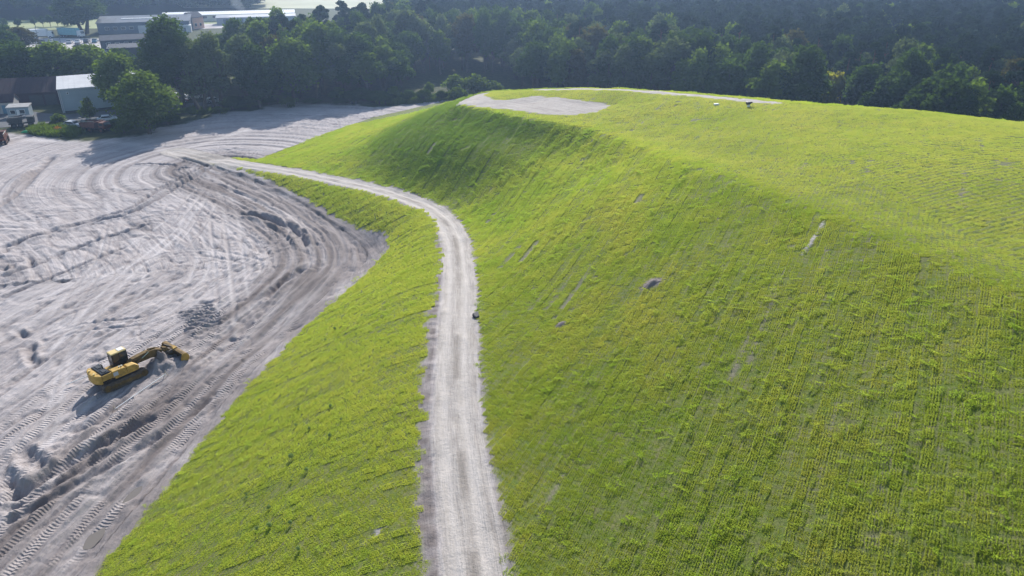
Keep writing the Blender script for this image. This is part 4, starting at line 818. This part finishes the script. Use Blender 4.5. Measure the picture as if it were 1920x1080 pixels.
def P4(o, u, w, x, y): return (o[0]+u[0]*x+w[0]*y, o[1]+u[1]*x+w[1]*y)
def building(name, loc, rz, L, D, h0, h1, wall, roof, label, cat='building', gable=False, wins=(), doors=(), eave=.35, endwall=None):
    """front left corner at loc, L along local x, D deep along local y; mono-pitch h0 (front) to h1 (back), or gable with ridge h1"""
    r = empty(name, loc, rz, label, cat)
    if gable: sec = [(0, 0), (D, 0), (D, h0), (D/2, h1), (0, h0)]
    else: sec = [(0, 0), (D, 0), (D, h1), (0, h0)]
    n = len(sec); vs = [(0, y, z) for y, z in sec]+[(L, y, z) for y, z in sec]
    w = MB().add(vs, [tuple(range(n-1, -1, -1)), tuple(range(n, 2*n))]+[(i, (i+1) % n, (i+1) % n+n, i+n) for i in range(n)]).build('wall', M[wall], r)
    if endwall: MB().add([(-.03, y, z*.995) for y, z in sec]+[(0, y, z*.995) for y, z in sec], [tuple(range(n-1, -1, -1))]+[(i, (i+1) % n, (i+1) % n+n, i+n) for i in range(n)]).build('end_wall', M[endwall], w)
    t = .22; e = eave
    def slab(y0, z0, y1, z1): return MB().add([(-e, y0, z0), (L+e, y0, z0), (L+e, y1, z1), (-e, y1, z1), (-e, y0, z0+t), (L+e, y0, z0+t), (L+e, y1, z1+t), (-e, y1, z1+t)], [(0, 3, 2, 1), (4, 5, 6, 7), (0, 1, 5, 4), (1, 2, 6, 5), (2, 3, 7, 6), (3, 0, 4, 7)])
    if gable:
        sl = (h1-h0)/(D/2); a = slab(-e, h0-e*sl+.01, D/2, h1+.01); b = slab(D/2, h1+.012, D+e, h0-e*sl+.012); a.add(b.v, b.f)
        for k in range(1, int(L/1.2)):       # standing seams
            for (ya, za, yb, zb) in ((-e, h0-e*sl+t+.01, D/2, h1+t+.01), (D/2, h1+t+.01, D+e, h0-e*sl+t+.01)):
                x = k*1.2; a.add([(x, ya, za), (x+.06, ya, za), (x+.06, yb, zb), (x, yb, zb), (x, ya, za+.05), (x+.06, ya, za+.05), (x+.06, yb, zb+.05), (x, yb, zb+.05)], [(4, 5, 6, 7), (0, 1, 5, 4), (1, 2, 6, 5), (3, 0, 4, 7), (2, 3, 7, 6)])
    else:
        sl = (h1-h0)/D; a = slab(-e, h0-e*sl+.01, D+e, h1+e*sl+.01)
        for k in range(1, int(L/1.2)):
            x = k*1.2; a.add([(x, -e, h0-e*sl+t+.01), (x+.06, -e, h0-e*sl+t+.01), (x+.06, D+e, h1+e*sl+t+.01), (x, D+e, h1+e*sl+t+.01)]+[(x, -e, h0-e*sl+t+.06), (x+.06, -e, h0-e*sl+t+.06), (x+.06, D+e, h1+e*sl+t+.06), (x, D+e, h1+e*sl+t+.06)], [(4, 5, 6, 7), (0, 1, 5, 4), (1, 2, 6, 5), (3, 0, 4, 7), (2, 3, 7, 6)])
    a.build('roof', M[roof], r)
    for (x, z, ww, hh) in wins:
        f = MB().box(x-.08, x+ww+.08, -.07, -.005, z-.08, z+hh+.08).build('window', M['white_paint'], r); MB().box(x, x+ww, -.09, -.072, z, z+hh).build('pane', M['glass'], f)
    for (x, ww, hh, m) in doors: MB().box(x, x+ww, -.06, -.005, 0, hh).build('door', M[m], r)
    return r
# grey shed: long wall to the viewer, blue gable end on the left
sh = building('grey_shed', (-109.6, 179.6, .0), R(28), 17.5, 12.5, 5.6, 6.6, 'grey_cladding', 'pale_roof', 'grey clad shed with a pale sloping roof and blue end wall', 'shed', endwall='blue_cladding', wins=((1.6, 4.5, .35, .35),))
MB().box(-.055, -.035, .35, 1.5, 2.6, 4.6).build('sign_panel', M['blue_sign'], sh); MB().tube([(-.12, -.12, 0), (-.12, -.12, 5.5)], .09, 8).build('downpipe', M['pale_roof'], sh); MB().box(.12, .26, -.05, -.005, 0, 5.5).build('corner_trim', M['pale_roof'], sh); MB().box(-.08, -.035, 2.5, 3.4, 0, 2.1).build('door', M['white_paint'], sh); MB().box(.3, 17.4, -.04, -.004, 0, .45).build('plinth', M['dark_metal'], sh)
building('red_roofed_shed', (-133.5, 184.5, .0), R(17), 19, 11, 3.2, 6.0, 'maroon_wall', 'maroon', 'low dark red shed with maroon roof left of the grey shed', 'shed', gable=True, doors=((11.5, 3, 2.6, 'dark_metal'), (15., 2.6, 2.6, 'dark_metal')))
building('small_hut', (-119.8, 174.2, .0), R(15), 4.6, 2.8, 2.3, 2.6, 'grey_cladding', 'concrete', 'small pale grey hut with flat roof before the red-roofed shed', 'hut', wins=((.7, 1., 1., .8), (2.7, 1., 1., .8)), doors=((2., .55, 1.9, 'white_paint'),), eave=.12)
building('gabled_hut', (-125.6, 178.2, .0), R(15), 4.5, 4, 2.8, 4.2, 'concrete', 'maroon', 'little pale gabled hut behind the flat pale grey hut', 'hut', gable=True, doors=((1.9, .8, 2.1, 'car_blue'),), eave=.2)
hl = building('large_hall', (-178, 331, .0), R(16), 37, 22, 4.5, 6.2, 'slate', 'slate', 'large slate grey hall with broad low roof beyond the car park', 'hall', gable=True, doors=((16, 3.2, 3.2, 'pale_roof'), (24, 3.2, 3.2, 'pale_roof')), wins=tuple((3+i*3.2, 1.8, 1.6, 1.1) for i in range(4)))
MB().box(9, 25, 5, 8, 5.1, 5.75).build('skylight', M['white_paint'], hl)
building('dark_flat_hall', (-136, 256, .0), R(22), 12, 9, 4.4, 4.7, 'dark_roof', 'dark_roof', 'dark flat-roofed hall with pale roof edge behind the tree row', 'hall', doors=((3, 3, 3, 'dark_metal'),))
building('low_dark_workshop', (-153, 284, .0), R(22), 18, 10, 3.4, 4.6, 'dark_roof', 'dark_roof', 'low dark workshop with ridged roof at the car park right end', 'workshop', gable=True, wins=tuple((2+i*3, 1.5, 1.4, 1.1) for i in range(5)))
building('long_white_hall', (-170, 377, .0), R(15), 62, 12, 3.0, 3.9, 'cream', 'white_paint', 'long white-roofed hall in front of the far wood, nearest of the long halls', 'hall', gable=True, wins=tuple((3+i*5, 1.5, 2.4, 1.1) for i in range(11)))
building('long_grey_hall', (-140, 367, .0), R(15), 36, 8, 3.1, 3.8, 'grey_cladding', 'pale_roof', 'shorter grey-walled long hall with pale roof beside the far yard', 'hall', gable=True, doors=tuple((3+i*6, 3, 2.5, 'slate') for i in range(5)))
building('salmon_walled_house', (-144.5, 350, .0), R(60), 6, 7, 5, 6.8, 'salmon', 'dark_roof', 'small house with sunlit salmon wall right of the large hall', 'house', gable=True, wins=((1, 1.2, 1, 1.2), (3.6, 1.2, 1, 1.2)), endwall='white_paint')
for i, (x, y, l, pm) in enumerate(((-160, 348, 11, 'pale_roof'), (-154, 343, 10, 'white_paint'), (-150, 337, 9, 'pale_roof'))):
    building('site_container', (x, y, 0), R(16), l, 3, 2.7, 2.9, pm, 'white_paint', ('long pale container hut farthest right of the large hall', 'white container hut, middle of the three right of the large hall', 'nearest pale container hut right of the large hall')[i], 'container', doors=((1.5, .9, 2, 'slate'), (6., .9, 2, 'slate')), eave=.05)
def lorry(loc, rz, label, box='teal', L=8.5):
    r = empty('box_lorry', loc, rz, label, 'lorry'); MB().box(-L/2, L/2, -1.2, 1.2, 1.05, 3.7).build('cargo_box', M[box], r, .03); cb = MB().prism([(L/2+.15, .6), (L/2+2.1, .6), (L/2+2.15, 1.6), (L/2+1.8, 2.8), (L/2+.15, 2.85)], -1.15, 1.15).build('cab', M['white_paint'], r, .06)
    MB().prism([(L/2+2.17, 1.65), (L/2+1.87, 2.6), (L/2+1.8, 2.6), (L/2+2.1, 1.65)], -1., 1.).build('windscreen', M['glass'], cb); MB().box(-L/2, L/2+1.8, -.4, .4, .7, 1.03).build('chassis', M['dark_metal'], r)
    for x in (-L/2+1.2, -L/2+2.4, L/2+1.1):
        for s in (-1, 1): wheel(None, x, s*1., .5, .35, r, M['car_silver'])
    return r
lorry((-185.5, 322, .05), R(-12), 'teal box lorry parked under the big round tree', 'teal', 9.)
lorry((-196, 318, .05), R(12), 'white box lorry parked at the left end of the car park', 'white_paint', 7.)
# young trees in the pale field
for i, (u, v) in enumerate(((10, 52), (36, 51), (66, 49), (82, 47), (95, 47), (109, 46), (124, 46), (137, 45))):
    den = SP+(v+3-540)/FF*CP; kk = 40/den; tree('oak', kk*(u-960)/FF, kk*(CP-(v+3-540)/FF*SP), rng.uniform(4, 5.2), 3.2, 'young round tree planted in the pale green field', group='young trees in the pale field', name='young_tree')
# pale light poles on the car park
for i, (x, y) in enumerate(((-170, 288), (-163, 296), (-183, 296))):
    r = empty('street_lamp', (x, y, .05), 0, 'slim grey lamp post standing on the pale car park', 'street lamp', 'lamp posts on the car park'); MB().tube([(0, 0, 0), (0, 0, 7)], .09, 8, .06).tube([(0, 0, 7), (.9, 0, 7.25)], .05, 6).build('pole', M['dark_metal'], r); MB().box(.8, 1.4, -.12, .12, 7.2, 7.32).build('lamp_head', M['dark_metal'], r)
# undergrowth and bushes
def bush(x, y, h, w, label, group=None, kind='scrub'):
    return tree(kind, x, y, h, w, label, 'bush', group, 'bush')
for x, y, h, w, l in ((-15.5, 204, 5.0, 8, 'pale green bush at the forest foot behind the sand strip, broadest one'), (-9.8, 202.5, 5.4, 7.5, 'upright fan-shaped bush nearest the grey pad'), (-22.5, 201, 3.6, 3.2, 'small yellowish bush standing alone left of the pale bushes'), (-5, 203, 3.6, 5, 'low pale bush right of the fan-shaped bush'),
                      (-31.5, 197, 3.2, 5.5, 'low grey-green bush at the shadow edge of the sand bay'), (-56.5, 187.5, 2.6, 5, 'light green low shrub in the shade under the broad round tree'), (-71.5, 179.5, 1.6, 5.0, 'sunlit low shrub at the foot of the brownish narrow tree'),
                      (-99.5, 172.5, 5.2, 4.2, 'dark slender bush before the grey shed wall'), (-85.5, 160, 3.0, 4.5, 'greyish bush leaning against the rusty dump truck')):
    bush(x, y, h, w, l)
tree('scrub', 73.0, 172.0, 11.5, 8.0, 'bright yellow bush glowing in the dark forest edge beyond the hill', 'bush', None, 'bush', protos=[(crown_mesh('yellow_crown', [(0, 0, 2.2, 1.3), (1.2, .4, 1.7, 1.), (-1.1, .2, 1.9, 1.1), (.2, .9, 3., .8), (-.4, -.8, 2.8, .8)], 2600, .2, LEAF['yellow'], 3), PRO['scrub'][0][1])], part='foliage')
for i in range(46):
    t = rng.uniform(0, 1); xs = -106+t*(-7+106); j = np.interp(xs, [-106, -92, -80, -70, -62, -50, -35, -18, -3], [163, 163, 166, 182, 190, 192, 189, 194, 196])
    y = j+rng.uniform(-.5, 5); 
    if xs < -83 and rng.uniform() < .5: continue
    bush(xs, y, rng.uniform(1.2, 3.4), rng.uniform(3, 6), 'low shaded bush in the undergrowth along the forest foot', 'undergrowth bushes along the forest foot', 'scrub' if rng.uniform() < .3 else 'oak')
# weedy bank with flowers before the shed
WD = [tuft_mesh(f'weed_{i}', 1.1, 90, .25, .8, .07, 90+i, 3, LEAF['scrub']) for i in range(3)]
x, y = jgrid(-112, -90, 155, 170, .55); k = inpoly(x, y, [(-108.5, 164.5), (-104.5, 166.6), (-99, 164), (-94.5, 160.5), (-95, 156.8), (-100, 157), (-106.5, 160)]); x, y = x[k], y[k]
x2, y2 = jgrid(-38, -6, 184, 200, .75); k = (fbm(x2/3, y2/3, 2, 8) > -.12) & inpoly(x2, y2, [(-35, 190.5), (-28, 189.5), (-19, 193), (-12, 199), (-20, 202), (-34, 199)]); x2, y2 = x2[k], y2[k]
x3, y3 = jgrid(-86, -50, 176, 192, .8); k = inpoly(x3, y3, [(-84, 180), (-76, 178.5), (-73, 181), (-80, 184)]); x3, y3 = x3[k], y3[k]
xa, ya = np.r_[x, x2, x3], np.r_[y, y2, y3]; n = len(xa); s = rng.uniform(.7, 1.5, (n, 1))
scatter('weeds', np.stack([xa, ya, zat(xa, ya)], 1), np.stack([xa*0, xa*0, rng.uniform(0, 6.3, n)], 1), np.concatenate([s, s, s*rng.uniform(.7, 1.5, (n, 1))], 1), rng.integers(0, 3, n), WD, 'rank pale green weeds along the edges of the sand')
fb = crown_mesh('flower_heads', [(0, 0, .9, .5), (.5, .2, .8, .35), (-.4, .1, .75, .3)], 90, .13, M['orange_net'], 5); o = link(bpy.data.objects.new('orange_flowers', fb)); o.location = (-100.6, 160.8, 0); tag(o, 'clump of bright orange blossoms in the weedy bank', 'flowers')
mb = MB(); mb.add([(-1., -.5, 0), (1., -.6, 0), (.9, .6, 0), (-.9, .5, 0), (-.5, -.2, .4), (.5, -.3, .5), (.4, .3, .45), (-.4, .2, .35)], [(0, 3, 2, 1), (4, 5, 6, 7), (0, 1, 5, 4), (1, 2, 6, 5), (2, 3, 7, 6), (3, 0, 4, 7)]); o = mb.build('green_tarpaulin', M['green_tarp'], None, .1); o.location = (-107.6, 160.6, .02); tag(o, 'crumpled bright green tarpaulin at the left of the weedy bank', 'tarpaulin')
# things lying on the hill
def rock(name, loc, s, mat, label, cat, seed, k=.25):
    r = np.random.default_rng(seed); bpy_me = bpy.data.meshes.new(name); import bmesh
    bm = bmesh.new(); bmesh.ops.create_icosphere(bm, subdivisions=2, radius=1)
    for v in bm.verts: v.co *= 1+r.normal()*k*.35; v.co.x *= s[0]; v.co.y *= s[1]; v.co.z *= s[2]
    bm.to_mesh(bpy_me); bm.free(); bpy_me.materials.append(mat); o = link(bpy.data.objects.new(name, bpy_me)); o.location = loc; return tag(o, label, cat)
sk = MB().plan([(-.34, .12), (.02, .5), (.24, .44), (.36, -.2), (.1, -.48), (-.08, -.4)], 0, .34); 
o = sk.build('dark_sack', M['stone_dark'], None, .08); o.location = (-3.42, 60.3, zg(-3.42, 60.3)-.02); o.rotation_euler = (.1, .12, 0); tag(o, 'dark angular block lying at the right edge of the dirt track', 'block')
wx, wy, wz = WHITE[0]; o = MB().box(-.75, .75, -.35, .35, 0, .45, .08, .06).build('white_crate', M['white_paint'], None, .06); o.location = (wx, wy, zg(wx, wy)); o.rotation_euler[2] = .2; o.scale = (.5, .6, .55); tag(o, 'small white crate lying on the hilltop grass', 'crate')
wx, wy, wz = WHITE[1]; r = empty('vent_hood', (wx, wy, zg(wx, wy)), .2, 'black hooded vent on a white foot on the hilltop grass', 'vent'); r.scale = (.6, .6, .65)
MB().tube([(0, 0, -.1), (0, 0, .55)], .34, 14).build('foot', M['white_paint'], r); MB().prism([(-.55, .5), (.1, .55), (.75, 1.0), (.7, 1.15), (-.6, 1.1)], -.4, .4).build('hood', M['black_paint'], r, .05); MB().tube([(.35, -.1, .12), (1.5, -.2, .08)], .06, 8).build('pipe', M['dark_metal'], r)
for i, (x, y) in enumerate(((-41.2, 190.2), (-40.2, 190.4))): rock('boulder', (x, y, zg(x, y)+.2), (.35, .35, .5), M['stone_dark'], ('dark upright boulder on the sand bay, left one of a pair', 'dark upright boulder on the sand bay, right one of a pair')[i], 'boulder', i)
for i in range(26):
    x, y = rng.uniform(-104, -88), rng.uniform(161, 176); 
    if i > 13: x, y = rng.uniform(-92, -84), rng.uniform(170, 176)
    rock('rubble_stone', (x, y, zg(x, y)+.1), tuple(rng.uniform(.2, .55, 3)), M['concrete'], 'pale lump of rubble strewn between the shed road and the weedy bank', 'rubble', i)['group'] = 'rubble by the shed road'
# single weeds standing in the green bank
wpro = [crown_mesh(f'leaves_{i}', [(0, 0, .28, .24), (.15, .05, .2, .16), (-.12, .1, .22, .15)], 130, .075, LEAF['thistle'], 70+i) for i in range(2)]
for i, (x, y) in enumerate(WEED):
    o = link(bpy.data.objects.new('thistle', wpro[i % 2])); s = rng.uniform(.7, 1.35)*(1.35 if i in (0, 1) else .9)*.48; o.location = (x, y, zg(x, y)+.08); o.scale = (s, s, s*1.2); o.rotation_euler[2] = i
    tag(o, 'grey-green thistle standing out of the grass on the left bank', 'thistle', 'thistles on the left bank')
# puddles
pm = NT('muddy_water'); pm_ = pm.done(pm.bsdf((.17, .145, .12), .08, None, .5).outputs[0])
for i, p in enumerate(PUDDLE):
    cx, cy = np.mean(p, 0); o = MB().add([(x-cx, y-cy, 0) for x, y in [tuple(np.array([cx, cy])+(np.array(q)-[cx, cy])*1.25) for q in smooth_poly(list(p)+[p[0]], .12, 5)[:-1]]], [tuple(range(len(smooth_poly(list(p)+[p[0]], .12, 5)[:-1])))]).build('puddle', pm_)
    o.location = (cx, cy, zg(cx, cy)+.06); tag(o, ('brown puddle at the foot of the green bank, farther from the viewer', 'brown puddle at the foot of the green bank, nearest the viewer')[i], None, None, 'structure')
# ---------------------------------------------------------------- air and smoke
def volume(name, col, dens, aniso):
    m = NT(name); v = m.n('ShaderNodeVolumePrincipled'); v.inputs['Color'].default_value = (*col, 1); v.inputs['Density'].default_value = dens; v.inputs['Anisotropy'].default_value = aniso
    m.t.links.new(v.outputs[0], m.out.inputs['Volume']); return m.m
hz = MB().box(-2700, 2700, -700, 3300, -1.6, 42).build('haze', volume('pale_air', (.42, .62, 1.), .0004, .66)); tag(hz, 'pale blue summer haze thickening toward the far wood', None, None, 'stuff')
r = np.random.default_rng(2); mb = MB(); pts = []
for i in range(9):
    t = i/8; pts.append((-132-9*t+r.normal()*.4, 386, 2+15*t**.9))
mb.tube(pts, 1.2, 12, 5.); sm = mb.build('smoke', volume('thin_smoke', (.9, .95, 1.), .05, 0.)); tag(sm, 'thin white smoke rising beside the long white hall', None, None, 'stuff')
